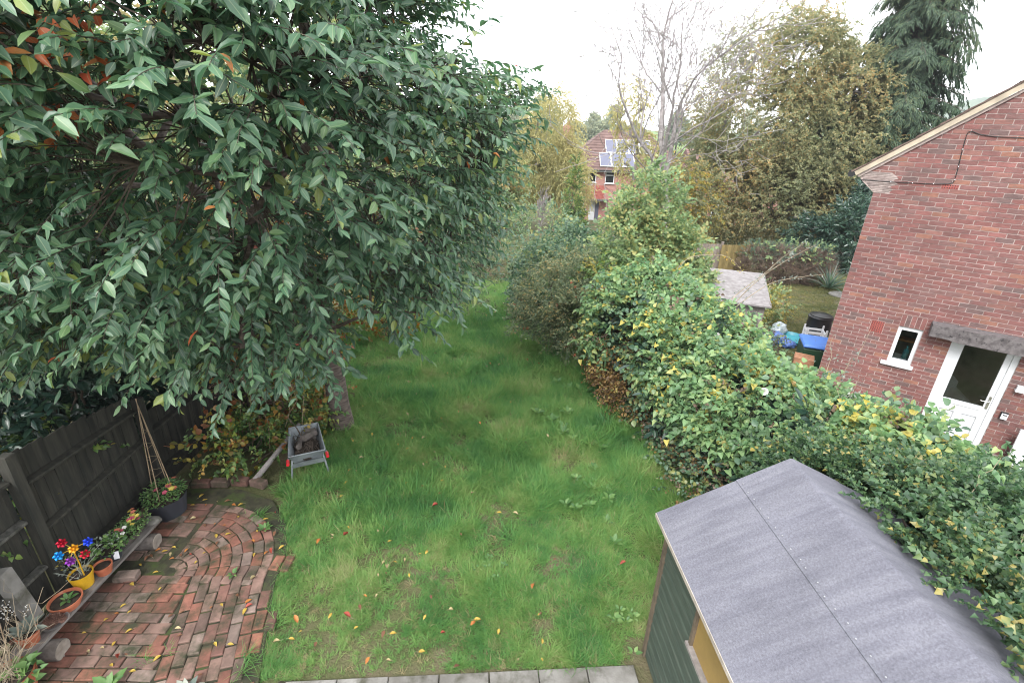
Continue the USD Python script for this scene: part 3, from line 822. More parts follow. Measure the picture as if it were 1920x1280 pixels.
class Skeleton:
    """Branches grown from target points, each tied to the nearest node that lies nearer the root."""

    def __init__(self, base, seed):
        self.rnd = np.random.default_rng(seed)
        self.nodes = [np.array(p, float) for p in base]
        self.par = [-1] + list(range(len(base) - 1))
        self.depth = [float(np.linalg.norm(np.array(p) - base[0])) for p in base]

    def grow(self, targets, root, sag=.1, seg=.28, pen=.25, skip=2):
        targets = np.asarray(targets)
        order = np.argsort(np.linalg.norm(targets - root, axis=1))
        for q in targets[order]:
            P = np.array(self.nodes)
            D = np.array(self.depth)
            d = np.linalg.norm(P - q, axis=1)
            cost = d + pen * D + np.where(P[:, 2] > q[2] + .8, .25, 0)
            cost[:skip] += 3
            k = int(np.argmin(cost))
            L = d[k]
            n = max(2, int(L / seg) + 1)
            path = branch_path(P[k], q, self.rnd, sag, n + 1, .045)
            prev = k
            for p in path[1:]:
                self.nodes.append(p)
                self.par.append(prev)
                self.depth.append(self.depth[prev] + float(np.linalg.norm(p - self.nodes[prev])))
                prev = len(self.nodes) - 1

    def radii(self, tip=.004, power=2.3):
        n = len(self.nodes)
        w = np.zeros(n)
        kids = np.zeros(n, int)
        for k in range(1, n):
            kids[self.par[k]] += 1
        for k in range(n - 1, -1, -1):
            w[k] = max(w[k], tip ** power)
            if self.par[k] >= 0:
                w[self.par[k]] += w[k]
        return w ** (1 / power)

    def chains(self):
        n = len(self.nodes)
        kids = [[] for _ in range(n)]
        for k in range(1, n):
            kids[self.par[k]].append(k)
        r = self.radii()
        out = []
        stack = [(0, None)]
        while stack:
            k, start = stack.pop()
            ch = [k] if start is None else [start, k]
            while kids[k]:
                main = max(kids[k], key=lambda c: r[c])
                for c in kids[k]:
                    if c != main:
                        stack.append((c, k))
                k = main
                ch.append(k)
            out.append(ch)
        return out, r


CT = np.random.default_rng(77)
base = [(-2.78, 6.95, -.05), (-2.79, 6.96, .35), (-2.80, 6.97, .9), (-2.83, 6.95, 1.45), (-2.85, 6.95, 2.0), (-2.9, 6.93, 2.5)]
sk = Skeleton(base, 5)
limbs = [(-1.6, 7.2, 3.6), (-4.2, 6.6, 3.8), (-2.6, 5.3, 3.9), (-3.1, 8.3, 4.2), (-3.0, 6.8, 5.2), (-2.0, 5.9, 4.6), (-3.9, 5.4, 4.6), (-3.4, 7.1, 7.6), (-1.9, 7.4, 5.6)]
sk.grow(limbs, np.array(base[-1]), sag=.08, pen=.1, skip=4)
pts = CT.uniform([-7, 2, 1.2], [1.2, 11, 10.5], (60000, 3))
cv = crown_value(pts)
notch = ~((pts[:, 2] > 5.2) & (pts[:, 0] > np.where(pts[:, 2] > 5.8, -1.1, -1.4)))
inner = pts[notch & (cv > .35) & (cv < .8) & (pts[:, 2] > 2.0)]
sk.grow(inner[CT.choice(len(inner), 60, replace=False)], np.array(base[-1]), sag=.07)
outer = pts[notch & (cv > .70) & (cv < .97) & (pts[:, 2] > 1.5) & (pts[:, 1] < 9.6) & (pts[:, 0] > -6.4)]
sk.grow(outer[CT.choice(len(outer), 330, replace=False)], np.array(base[-1]), sag=.08)
chains, rad = sk.chains()
NODES = np.array(sk.nodes)
scale_r = .165 / rad[1]
tree = thing('cherry_tree', 'broad leafy cherry tree with dark blue-green drooping leaves and a grey banded trunk', 'tree')
limb_n, twig_ms = 0, []
for ch in chains:
    p, r = NODES[ch], np.maximum(rad[ch] * scale_r * .80, .0035)
    if len(ch) > 1 and ch[0] != 0:
        r[0] = r[1]
    if ch[0] == 0:
        r = np.interp(np.arange(len(ch)), [0, 1, 2, 4, 6, len(ch)], [.22, .172, .158, .145, .11, .012])
        obj('trunk', tube(curve(p[:7], 4), np.interp(np.linspace(0, 6, 25), np.arange(7), r[:7]), 18), LOOK['bark_cherry'], tree, smooth=True)
        p, r = p[6:], r[6:]
        if len(p) < 2:
            continue
    if r[0] > .028 and limb_n < 24:
        obj('limb', tube(p, r, 8), LOOK['bark_cherry'], tree, smooth=True)
        limb_n += 1
    else:
        twig_ms.append(tube(p, np.minimum(r, .03), 5, cap=False))
# leafy shoots
cand = CT.uniform([-6.6, 2.2, 1.3], [1.0, 10.3, 10.2], (230000, 3))
cv = crown_value(cand)
keep = (cv < 1.0) & (cv > .60) & (cand[:, 2] > 1.35)
clump = meshkit.fbm(cand * np.array([1.35, 1.35, 2.3]), 3, 41)
keep &= (clump > .375) | (CT.random(len(cand)) < .16) | ((cand[:, 2] > 4.7) & (clump > .22))
keep &= (cand[:, 1] < 7.6) | (CT.random(len(cand)) < .45)       # the far side is thinner in leaf work, it is never seen near
ratio = cand[:, 0] / cand[:, 1]
keep &= ~((cand[:, 2] > 5.2) & (cand[:, 0] > np.where(cand[:, 2] > 5.8, -.95, -1.2)))
keep &= ~((ratio > -.405) & (ratio < -.285) & (cand[:, 2] < EYE - (EYE - 2.4) * cand[:, 1] / 6.95))      # the trunk stays in view under the crown
cand = cand[keep]
front = np.where((cand[:, 1] < 7.4) & (np.abs(cand[:, 0]) < cand[:, 1] * 1.12 + .4), 1.0, .3) * np.where((cand[:, 2] > 4.6) & (cand[:, 1] < 5.5), 1.9, 1.0)
cand = cand[CT.choice(len(cand), min(10400, len(cand)), replace=False, p=front / front.sum())]
from scipy.spatial import cKDTree
tr = cKDTree(NODES[6:])
dist, ix = tr.query(cand)
LP, LA, LN, LL = [], [], [], []
centre = np.array([-3.0, 6.7, 4.4])
for q, dd, k in zip(cand, dist, ix):
    if dd > 1.1:
        continue
    a = NODES[6 + k]
    out = unit((q - a) * .6 + (q - centre) * .3 + CT.normal(0, .25, 3))
    out = unit(out * np.array([1, 1, .38]) + np.array([0, 0, .06]))
    L = CT.uniform(.30, .62)
    n = int(L / .036)
    t = np.linspace(0, 1, 6)[:, None]
    sh = q + out * L * t + np.array([0, 0, -.22]) * L * t ** 2
    path = np.vstack([a, (a + q) / 2 + CT.normal(0, .03, 3), sh]) if dd > .05 else sh
    twig_ms.append(tube(path, np.linspace(.0055, .0018, len(path)), 3, cap=False))
    s = np.linspace(.06, 1, n)[:, None]
    c = q + out * L * s + np.array([0, 0, -.22]) * L * s ** 2
    side = unit(np.cross(out, [0, 0, 1.0]))
    sgn = np.where(np.arange(n) % 2 == 0, 1, -1)[:, None]
    ax = unit(np.array([0, 0, -.42]) + out * .62 + side * sgn * CT.uniform(.3, .8, (n, 1)) + CT.normal(0, .27, (n, 3)))
    nr = unit(out * .6 + np.array([0, 0, .95]) + side * sgn * .15 + CT.normal(0, .36, (n, 3)))
    LP.append(c)
    LA.append(ax)
    LN.append(nr)
    LL.append(CT.uniform(.062, .132, n))
LP, LA, LN, LL = map(np.concatenate, (LP, LA, LN, LL))
LW = LL * CT.uniform(.19, .25, len(LL))
obj('twigs', cat(*twig_ms), LOOK['bark_brown'], tree, kind='stuff')
eye = np.array([0, 0, EYE])
near = np.linalg.norm(LP - eye, axis=1)
inview = (np.abs(LP[:, 0]) < (LP[:, 1] * .93 - (LP[:, 2] - EYE) * .4) * 1.02)
order = np.argsort(near + 50 * ~inview)
# red and orange leaves stand on two branches towards the viewer and here and there
hot = ((np.linalg.norm((LP - np.array([-2.6, 3.0, 5.0])) / np.array([.7, .8, .55]), axis=1) < 1) & (CT.random(len(LP)) < .15)) | (CT.random(len(LP)) < .0018)
solo = order[:295]
solo_set = np.zeros(len(LP), bool)
solo_set[solo] = True
ST = [(0, 0), (.18, .62), (.45, 1.0), (.75, .7), (1, 0)]
FORMS = [leaf_template(ST, .10, .20), leaf_template(ST, .28, .42), leaf_template([(0, 0), (.2, .75), (.5, 1.0), (.8, .55), (1, 0)], -.06, .08), leaf_template(ST, .2, -.12)]
form = CT.choice(4, len(LP), p=[.4, .25, .2, .15])
for k in solo:
    m, uv = leaf_mesh(LP[k:k + 1], LA[k:k + 1], LN[k:k + 1], LL[k], LW[k], FORMS[form[k]], uv=True)
    obj('leaf', m, LOOK[f'cherry_leaf_red_{[0, 1, 0, 2, 1][k % 5]}' if hot[k] else 'cherry_leaf'], tree, smooth=True, uv=uv, label='red or orange autumn leaf' if hot[k] else None)
for name, sel, lk in (('foliage', ~solo_set & ~hot, 'cherry_leaf'), ('autumn_foliage', ~solo_set & hot, 'cherry_leaf_red_1')):
    vs, fs, us, at = [], [], [], 0
    for q in range(4):
        s_ = sel & (form == q)
        if s_.any():
            m, uv = leaf_mesh(LP[s_], LA[s_], LN[s_], LL[s_], LW[s_], FORMS[q], uv=True)
            vs.append(m.vertices)
            fs.append(m.faces + at)
            us.append(uv)
            at += len(m.vertices)
    m, uv = (np.vstack(vs), np.vstack(fs)), np.vstack(us)
    obj(name, m, LOOK[lk], tree, smooth=True, uv=uv, kind='stuff')
print('cherry leaves', len(LP), 'nodes', len(NODES))
# ------------------------------------------------------------------ foliage kinds
mat_leaf('hazel_leaf', [(0, (0.085, 0.145, 0.065)), (.4, (0.15, 0.225, 0.10)), (.75, (0.22, 0.29, 0.125)), (1, (0.33, 0.31, 0.12))], .5, .3, .5, .9)
mat_leaf('bindweed_leaf', [(0, (0.081, 0.162, 0.076)), (.5, (0.140, 0.248, 0.108)), (.8, (0.205, 0.302, 0.130)), (.95, (0.292, 0.346, 0.130)), (1, (0.454, 0.389, 0.097))], .48, .3, .38, 1.3)
mat_leaf('hawthorn_leaf', [(0, (0.030, 0.066, 0.034)), (.5, (0.054, 0.112, 0.050)), (.85, (0.09, 0.155, 0.06)), (.97, (0.15, 0.19, 0.07)), (1, (0.30, 0.26, 0.08))], .5, .25, .3, 1.2)
mat_leaf('privet_leaf', [(0, (0.023, 0.058, 0.043)), (.5, (0.041, 0.093, 0.065)), (.85, (0.065, 0.131, 0.080)), (1, (0.145, 0.203, 0.087))], .38, .15, .5, 1.2, spec=.6)
mat_leaf('beech_leaf', [(0, (0.066, 0.042, 0.022)), (.4, (0.156, 0.086, 0.031)), (.7, (0.240, 0.144, 0.048)), (.9, (0.312, 0.228, 0.072)), (1, (0.168, 0.192, 0.060))], .6, .3, .5, 1.3)
mat_leaf('apple_leaf', [(0, (0.062, 0.099, 0.054)), (.5, (0.126, 0.163, 0.081)), (.85, (0.198, 0.225, 0.117)), (1, (0.306, 0.242, 0.099))], .55, .25, .5, 1.3)
mat_leaf('bramble_leaf', [(0, (0.040, 0.079, 0.047)), (.5, (0.072, 0.137, 0.079)), (.85, (0.122, 0.187, 0.094)), (1, (0.194, 0.209, 0.072))], .45, .2, .5, 1)
mat_leaf('laurel_leaf', [(0, (0.012, 0.031, 0.024)), (.6, (0.024, 0.054, 0.038)), (1, (0.048, 0.090, 0.054))], .32, .12, .4, 1, spec=.65)
mat_leaf('maple_leaf', [(0, (0.085, 0.085, 0.017)), (.3, (0.212, 0.170, 0.025)), (.55, (0.255, 0.119, 0.025)), (.75, (0.187, 0.060, 0.025)), (.9, (0.102, 0.119, 0.025)), (1, (0.060, 0.102, 0.025))], .55, .3, .5, 1.2)
mat_leaf('birch_leaf', [(0, (0.112, 0.135, 0.067)), (.35, (0.172, 0.193, 0.092)), (.65, (0.241, 0.234, 0.111)), (.92, (0.292, 0.246, 0.111)), (1, (0.327, 0.230, 0.089))], .6, .3, .7, .35)
mat_leaf('willow_leaf', [(0, (0.20, 0.215, 0.09)), (.5, (0.31, 0.295, 0.12)), (1, (0.44, 0.39, 0.17))], .6, .35, .5, .4)
mat_leaf('ivy_leaf', [(0, (0.035, 0.077, 0.020)), (.6, (0.084, 0.161, 0.039)), (1, (0.224, 0.266, 0.056))], .45, .2, .5, .9)
mat_leaf('conifer_needle', [(0, (0.015, 0.037, 0.020)), (.45, (0.031, 0.065, 0.033)), (.8, (0.054, 0.095, 0.044)), (1, (0.088, 0.112, 0.051))], .6, .12, .6, .5)
mat_leaf('wood_leaf', [(0, (0.13, 0.165, 0.115)), (.6, (0.20, 0.235, 0.155)), (1, (0.29, 0.30, 0.18))], .7, .25, .8, .08)
mat_leaf('dry_leaf', [(0, (0.066, 0.043, 0.034)), (.5, (0.132, 0.090, 0.066)), (1, (0.204, 0.144, 0.102))], .8, .15, .5, 1.5)
mat_leaf('golden_leaf', [(0, (0.120, 0.130, 0.030)), (.5, (0.250, 0.230, 0.050)), (.8, (0.360, 0.300, 0.080)), (1, (0.420, 0.250, 0.050))], .5, .3, .5, 1.5)
mat_leaf('silver_leaf', [(0, (0.10, 0.13, 0.11)), (.6, (0.19, 0.22, 0.19)), (1, (0.28, 0.30, 0.25))], .7, .2, .3, 3)


def sprig(seed, n, L, leaf, width, tmpl, droop=.3, fan=.7, flatness=.6):
    """A short leafy shoot along +x with its upper side along +z."""
    r = np.random.default_rng(seed)
    s = np.linspace(.08, 1, n)[:, None]
    p = np.concatenate([s * L, r.normal(0, .04 * L, (n, 1)), -droop * L * s ** 2], 1)
    sg = np.where(np.arange(n) % 2 == 0, 1, -1)[:, None]
    ax = np.array([.55, 0, -droop]) + sg * np.array([0, 1.0, 0]) * r.uniform(.3 * fan, 1.2 * fan, (n, 1)) + r.normal(0, .22, (n, 3))
    nr = np.array([.1, 0, 1.0]) + r.normal(0, 1 - flatness, (n, 3))
    l = leaf * r.uniform(.65, 1.15, n)
    return leaf_mesh(p, ax, nr, l, l * width, tmpl)


def sprigs(look, n, L, leaf, width, tmpl, droop=.3, fan=.7, flat_=.6, kinds=4, seed=0):
    return [(sprig(seed * 31 + k, n, L, leaf, width, tmpl, droop, fan, flat_), LOOK[look], True) for k in range(kinds)]


def twiggy(seed, n, L, look, w=.003):
    r = np.random.default_rng(seed)
    ms = []
    for k in range(n):
        a = np.array([r.uniform(0, .3) * L, 0, 0])
        d = unit(np.array([1, 0, 0]) + r.normal(0, .5, 3))
        ms.append(tube([a, a + d * L * .5, a + d * L + r.normal(0, .12, 3) * L], [w, w * .7, w * .3], 3, cap=False))
    return (cat(*ms), LOOK[look], False)


def in_shed(p):
    rel = p - np.array([1.384, 3.23, 0])
    x, y = rel[:, 0] * .073 - rel[:, 1] * .9975, rel[:, 0] * .9975 + rel[:, 1] * .073
    return (x > -.2) & (x < 2.6) & (y > -.15) & (y < 2.05) & (p[:, 2] < np.minimum(2.2 - .52 * np.abs(y - .97), 2.2) + .05)


def in_house(p):
    rel = p - np.array(W0)
    return ((rel @ np.array([.5958, .8032, 0])) > -.12) & ((rel @ np.array([.8032, -.5958, 0])) > -.45)


def shrub_points(blobs, n, seed, lo=.62, hi=1.04, rough=.35, nscale=1.5, gap=.42, zmin=None, below=.2):
    r = np.random.default_rng(seed)
    C = np.array([b[0] for b in blobs], float)
    R = np.array([b[1] for b in blobs], float)
    area = (R[:, 0] * R[:, 1] + R[:, 1] * R[:, 2] + R[:, 0] * R[:, 2])
    out, tot = [], 0
    for _ in range(25):
        m = int(n * 2.5) + 200
        k = r.choice(len(C), m, p=area / area.sum())
        rad = r.uniform((lo * .8) ** 2, (hi * 1.1) ** 2, m) ** .5
        p = C[k] + R[k] * unit(r.normal(0, 1, (m, 3))) * rad[:, None]
        p = p[p[:, 2] > (ground(p[:, 0], p[:, 1]) + .03 if zmin is None else zmin)]
        d = np.sqrt((((p[:, None] - C) / R) ** 2).sum(-1))
        k = d.argmin(1)
        dm = d.min(1) + (meshkit.fbm(p * nscale, 3, seed) - .5) * rough * 2
        ok = (dm > lo) & (dm < hi)
        p, k = p[ok], k[ok]
        ok = (meshkit.fbm(p * nscale * 1.7, 2, seed + 3) > gap) | (r.random(len(p)) < below)
        ok &= ~in_shed(p) & ~in_house(p)
        p, k = p[ok], k[ok]
        out.append((p, unit((p - C[k]) / R[k] ** 1.3)))
        tot += len(p)
        if tot >= n:
            break
    P, N = np.concatenate([o[0] for o in out])[:n], np.concatenate([o[1] for o in out])[:n]
    return P, N, r


def foliage(name, blobs, n, protos, parent, seed, up=.35, spread=.5, smin=.75, smax=1.25, **kw):
    P, N, r = shrub_points(blobs, n, seed, **kw)
    ax = unit(N + np.array([0, 0, up]) + r.normal(0, spread, N.shape))
    zz = N * .7 + np.array([0, 0, .9]) + r.normal(0, .35, N.shape)
    return scatter(name, protos, P, quat_from_axes(ax, zz), r.uniform(smin, smax, len(P)), r.integers(0, len(protos), len(P)), parent)


def stems(blobs, base, parent, seed, n=9, r0=.02, look='bark_brown', name='stem', reach=.85):
    r = np.random.default_rng(seed)
    for k in range(n):
        c, R = blobs[k % len(blobs)]
        tip = np.array(c) + np.array(R) * reach * unit(r.normal(0, 1, 3) + np.array([0, 0, .7]))
        b = np.array(base) + np.append(r.normal(0, .12, 2), 0)
        b[2] = G(b[0], b[1]) - .03
        if in_shed(np.array([tip]))[0]:
            continue
        p = branch_path(b, tip, r, .12, 7, .04)
        obj(name, tube(p, np.linspace(r0, .004, 7), 6), LOOK[look], parent, smooth=True)


def shrub(name, label, cat_, blobs, n, protos, seed, base=None, nst=7, r0=.02, group=None, look='bark_brown', part='foliage', **kw):
    t = thing(name, label, cat_, group)
    if nst:
        stems(blobs, base or (blobs[0][0][0], blobs[0][0][1], 0), t, seed + 1, nst, r0, look)
    foliage(part, blobs, n, protos, t, seed, **kw)
    return t


SP_HAZEL = sprigs('hazel_leaf', 9, .30, .085, .40, LEAF, .35, .8, .6, 4, 1)
SP_BIND = sprigs('bindweed_leaf', 9, .26, .072, .40, HEART, .45, .9, .62, 5, 2)
SP_HAW = sprigs('hawthorn_leaf', 14, .20, .038, .42, SMALL, .25, 1.0, .5, 4, 3)
SP_PRIVET = sprigs('privet_leaf', 14, .24, .050, .27, SMALL, .1, .9, .5, 4, 4)
SP_BEECH = sprigs('beech_leaf', 10, .24, .06, .33, SMALL, .3, .8, .5, 4, 5)
SP_APPLE = sprigs('apple_leaf', 10, .24, .062, .27, SMALL, .25, .9, .45, 4, 6)
SP_BRAM = sprigs('bramble_leaf', 9, .26, .066, .40, LEAF, .3, .9, .55, 4, 7)
SP_LAUREL = sprigs('laurel_leaf', 10, .28, .15, .19, LEAF, .35, 1.1, .6, 3, 8)
SP_MAPLE = sprigs('maple_leaf', 8, .28, .085, .45, LEAF, .4, .9, .5, 4, 9)
SP_GOLD = sprigs('golden_leaf', 9, .2, .055, .38, LEAF, .4, .9, .5, 3, 10)
SP_IVY = sprigs('ivy_leaf', 9, .24, .07, .42, HEART, .4, .9, .5, 3, 11)
SP_DRY = sprigs('dry_leaf', 8, .22, .05, .35, SMALL, .3, .9, .4, 3, 12)

# ------------------------------------------------------------------ hedge between the gardens
HB = [((2.45, 8.75, 1.05), (.85, .85, 1.05)), ((2.95, 7.75, 1.0), (.85, .85, 1.0)), ((3.02, 6.75, .75), (.72, .85, .85)), ((3.22, 5.85, .70), (.70, .8, .82)), ((3.62, 5.05, .76), (.68, .75, .84)), ((4.15, 4.2, .84), (.66, .8, .88))]
shrub('privet_hedge', 'dark green privet hedge below the bindweed along the right lawn edge', 'hedge', [(c, (R[0] * .9, R[1], R[2] * .9)) for c, R in HB], 5200, SP_PRIVET, 101, (3.1, 6.8, 0), 14, .022, zmin=-.4, lo=.55)
bt = shrub('bindweed', 'pale green and yellow bindweed smothering the top of the hedge', 'climbing plant', [((c[0] + .05, c[1], c[2] + .12), (R[0] * .98, R[1] * 1.05, R[2] * .98)) for c, R in HB], 6400, SP_BIND + SP_BIND + SP_BIND[:2] + SP_BRAM[:1] + SP_DRY[:1] + SP_GOLD[:1], 102, None, 0, lo=.84, hi=1.13, zmin=.88, rough=.55, nscale=1.3, gap=.49, below=.06, smin=.6, smax=1.5)
for k, (x, y, z) in enumerate([(2.3, 8.5, 1.9), (2.6, 8.0, 1.9), (2.2, 9.0, 1.9), (2.9, 7.2, 1.8), (2.7, 6.6, 1.5), (2.75, 7.4, 1.75), (3.9, 4.6, 1.6), (3.2, 3.7, 1.8), (3.6, 3.2, 1.95), (3.7, 2.6, 1.95), (4.4, 3.9, 1.65), (3.9, 4.9, 1.55), (3.4, 5.7, 1.5), (3.2, 6.4, 1.55), (3.1, 7.4, 1.7), (2.5, 8.6, 1.75), (4.4, 4.1, 1.65), (4.15, 4.5, 1.65), (2.9, 8.0, 1.7), (3.7, 5.3, 1.5)]):
    rr = np.random.default_rng(300 + k)
    tip = np.array([x + .1 + rr.normal(0, .12), y + rr.normal(0, .15), z + rr.uniform(.25, .5)])
    p = branch_path(np.array([x, y, z - .3]), tip, rr, .05, 8, .04)
    obj('shoot', tube(p, np.linspace(.006, .002, 8), 4), LOOK['dead_stem'], bt)
    n = 14
    c = p[rr.integers(2, 8, n)] + rr.normal(0, .03, (n, 3))
    l = rr.uniform(.045, .075, n)
    obj('shoot_leaves', leaf_mesh(c, rr.normal(0, 1, (n, 3)) + [0, 0, -.3], rr.normal(0, .5, (n, 3)) + [0, -.3, 1], l, l * .4, HEART), LOOK['bindweed_leaf'], bt, smooth=True, kind='stuff')
for k in range(26):
    rr = np.random.default_rng(1500 + k)
    c, R = HB[k % 6]
    a = np.array([c[0] + rr.normal(0, .3), c[1] + rr.normal(0, .35), c[2] + .3])
    tip = a + np.array([rr.normal(-.1, .4), rr.normal(0, .4), rr.uniform(.5, 1.0)])
    if not in_shed(tip[None])[0]:
        obj('bare_stem', tube(branch_path(a, tip, rr, .12, 8, .05), np.linspace(.006, .0018, 8), 4), LOOK[['dead_stem', 'bark_brown', 'cane'][k % 3]], bt)
shrub('bramble_spray', 'darker broad-leaved bramble sprays breaking through the bindweed', 'bramble', [((2.15, 8.3, 1.2), (.45, .6, .75)), ((2.55, 7.0, .95), (.4, .6, .6)), ((3.4, 6.2, 1.25), (.45, .5, .5)), ((3.3, 4.6, 1.05), (.4, .45, .65)), ((4.3, 4.6, 1.35), (.5, .5, .5))], 560, SP_BRAM + SP_LAUREL[:1], 117, None, 0, lo=.5, rough=.5, smin=.9, smax=1.6)
shrub('beech_bush', 'copper brown leafy beech bush at the shaded end of the hedge', 'bush', [((2.18, 8.55, .62), (.62, .75, .85)), ((2.25, 7.7, .5), (.5, .65, .7)), ((2.1, 9.1, 1.15), (.5, .5, .65))], 1700, SP_BEECH, 103, (2.3, 8.5, 0), 9, .02, zmin=-.3)
SP_LOW = SP_BRAM + SP_BEECH[:1] + SP_DRY[:2]
shrub('bramble_patch', 'low brown and green bramble tangle at the foot of the hedge', 'bramble', [((2.75, 5.45, .28), (.42, .7, .42)), ((2.72, 6.5, .3), (.4, .8, .5)), ((2.55, 7.3, .25), (.4, .6, .42)), ((2.9, 4.55, .35), (.35, .6, .5))], 1500, SP_LOW, 104, (2.8, 5.6, 0), 9, .008)
shrub('hawthorn_hedge', 'dark small-leaved hawthorn growing over the far side of the shed', 'hedge', [((3.75, 3.35, 1.1), (.85, .75, .98)), ((3.65, 2.55, 1.12), (.72, .8, .95)), ((3.62, 1.75, 1.1), (.66, .75, .9)), ((4.35, 2.75, 1.0), (.9, 1.0, .98)), ((3.3, 4.0, 1.05), (.6, .55, .85)), ((3.2, 3.05, 1.92), (.36, .5, .26)), ((3.12, 2.3, 1.9), (.34, .55, .26)), ((3.0, 1.6, 1.92), (.3, .5, .24)), ((4.4, 3.5, 1.0), (.7, .6, .85))], 7200, SP_HAW, 105, (3.7, 3.0, 0), 14, .025, lo=.6, rough=.6, hi=1.1, nscale=1.2, smin=.7, smax=1.6)
shrub('hazel_bush', 'tall green hazel bush standing above the middle of the hedge', 'bush', [((2.62, 12.0, 1.75), (.55, .7, 1.25)), ((3.55, 12.2, 2.1), (.6, .7, 1.4)), ((3.2, 11.6, .8), (1.2, 1.0, 1.25)), ((3.08, 12.3, 2.45), (.45, .5, 1.25)), ((3.95, 11.9, 1.3), (.6, .7, 1.3)), ((2.45, 11.5, .9), (.6, .6, 1.0)), ((4.3, 12.0, .6), (.6, .7, 1.0))], 3600, SP_HAZEL, 106, (3.2, 12, 0), 12, .03, up=.6, rough=.55, hi=1.12, smin=.7, smax=1.5)
shrub('golden_bush', 'yellow-leaved bush tucked in front of the hazel', 'bush', [((1.92, 10.7, 1.25), (.50, .5, .78)), ((2.15, 10.3, .8), (.45, .45, .8))], 800, SP_GOLD + SP_IVY[:2], 107, (1.95, 10.7, 0), 5, .02)
shrub('blackthorn_bush', 'dense blue-green bush behind the apple tree', 'bush', [((1.35, 13.3, .75), (1.15, 1.1, 1.15)), ((2.3, 13.4, .6), (.9, 1.0, 1.05)), ((1.0, 14.2, .3), (.9, 1.0, .9)), ((1.3, 14.5, .9), (.7, .8, 1.1))], 3400, SP_BRAM, 108, (1.5, 13.4, 0), 8, .03, rough=.6, hi=1.15, nscale=1.1, smin=.7, smax=1.6, up=.6)

# apple tree
ap = thing('apple_tree', 'small leaning apple tree with red apples beside the lawn', 'tree')
AB = [((1.05, 10.7, 1.05), (.90, .85, .72)), ((.62, 10.6, .75), (.62, .6, .55)), ((1.35, 10.2, .75), (.7, .7, .8)), ((1.45, 11.0, 1.3), (.7, .7, .75))]
obj('trunk', tube(curve([(1.15, 10.95, G(1.15, 10.95) - .05), (1.05, 10.9, .1), (.88, 10.85, .35), (.75, 10.8, .62)], 4), np.linspace(.075, .045, 13), 9), LOOK['bark_brown'], ap, smooth=True)
ar = np.random.default_rng(9)
for tip in ((.1, 10.5, .75), (.5, 10.3, 1.15), (.9, 10.9, 1.5), (1.35, 10.6, 1.3), (-.2, 10.6, .6), (1.5, 10.2, .95), (1.1, 11.3, 1.4)):
    obj('branch', tube(branch_path(np.array([.8, 10.82, .52]), np.array(tip), ar, .1, 7, .06), np.linspace(.03, .006, 7), 6), LOOK['bark_brown'], ap, smooth=True)
foliage('foliage', AB, 2600, SP_APPLE, ap, 109, zmin=.02, gap=.48, below=.1, lo=.4, rough=.6, hi=1.15, up=.3)
mat_noise('apple_red', (0.36, 0.035, 0.03), (0.42, 0.14, 0.05), 9, 0.35, island=.2)
apple = revolve([(0, -.03), (.018, -.032), (.03, -.02), (.035, 0), (.032, .018), (.018, .029), (.006, .025), (0, .022)], 10)
Pq, Nq, _ = shrub_points(AB, 26, 55, lo=.8, hi=1.0, zmin=.1)
for p in Pq[np.argsort(Pq[:, 1])][:16]:
    obj('apple', moved(apple, tuple(p)), LOOK['apple_red'], ap, smooth=True)
for k, (x, y) in enumerate([(.9, 9.6), (1.25, 9.3), (.62, 9.9), (1.5, 9.2), (1.1, 9.85), (.35, 10.1)]):
    single('windfall_apple', moved(apple, (x, y, G(x, y) + .045)), LOOK['apple_red'], 'red windfall apple lying in the grass below the apple tree', 'apple', 'windfall apples', smooth=True)

# small young tree standing in the lawn
yt = thing('young_tree', 'thin young fruit tree with sparse grey-green leaves in the lawn', 'tree')
yb = (-1.55, 12.75, G(-1.55, 12.75))
ytr = np.random.default_rng(31)
obj('trunk', tube([(yb[0], yb[1], yb[2] - .05), (yb[0] + .02, yb[1], yb[2] + .4), (yb[0], yb[1], yb[2] + .7)], [.03, .025, .02], 7), LOOK['bark_grey'], yt, smooth=True)
YBL = [((-1.5, 12.7, .55), (.9, .8, .6)), ((-1.0, 12.9, .55), (.6, .6, .4))]
for k in range(9):
    tip = np.array([yb[0] + ytr.uniform(-.7, 1.2), yb[1] + ytr.uniform(-.6, .6), yb[2] + ytr.uniform(1.0, 1.6)])
    obj('branch', tube(branch_path(np.array([yb[0] + .01, yb[1], yb[2] + .5]), tip, ytr, .06, 6, .05), np.linspace(.014, .004, 6), 5), LOOK['bark_grey'], yt)
foliage('foliage', YBL, 150, SP_APPLE, yt, 131, gap=.5, zmin=.1, lo=.3)

# end of the lawn
shrub('grey_shrub', 'low greyish pink shrub closing the far end of the lawn', 'bush', [((-.9, 18.4, -.15), (1.3, .9, .85)), ((-2.6, 18.2, 0), (1.3, .9, 1.0))], 1100, SP_APPLE + SP_BRAM[:2] + SP_DRY[:1], 110, (-1.2, 18.3, 0), 6, .02)
shrub('laurel_screen', 'dark evergreen screen behind the far end of the lawn', 'hedge', [((-4.5, 20, .8), (2.2, 1.2, 1.9)), ((-1.5, 21.5, .6), (2.0, 1.2, 1.7)), ((1.2, 20.5, .5), (1.6, 1.2, 1.6)), ((-8.0, 18, 1.2), (2.5, 1.5, 2.4))], 2600, SP_BRAM + SP_HAZEL[:2], 111, (-1.5, 21, 0), 8, .03)

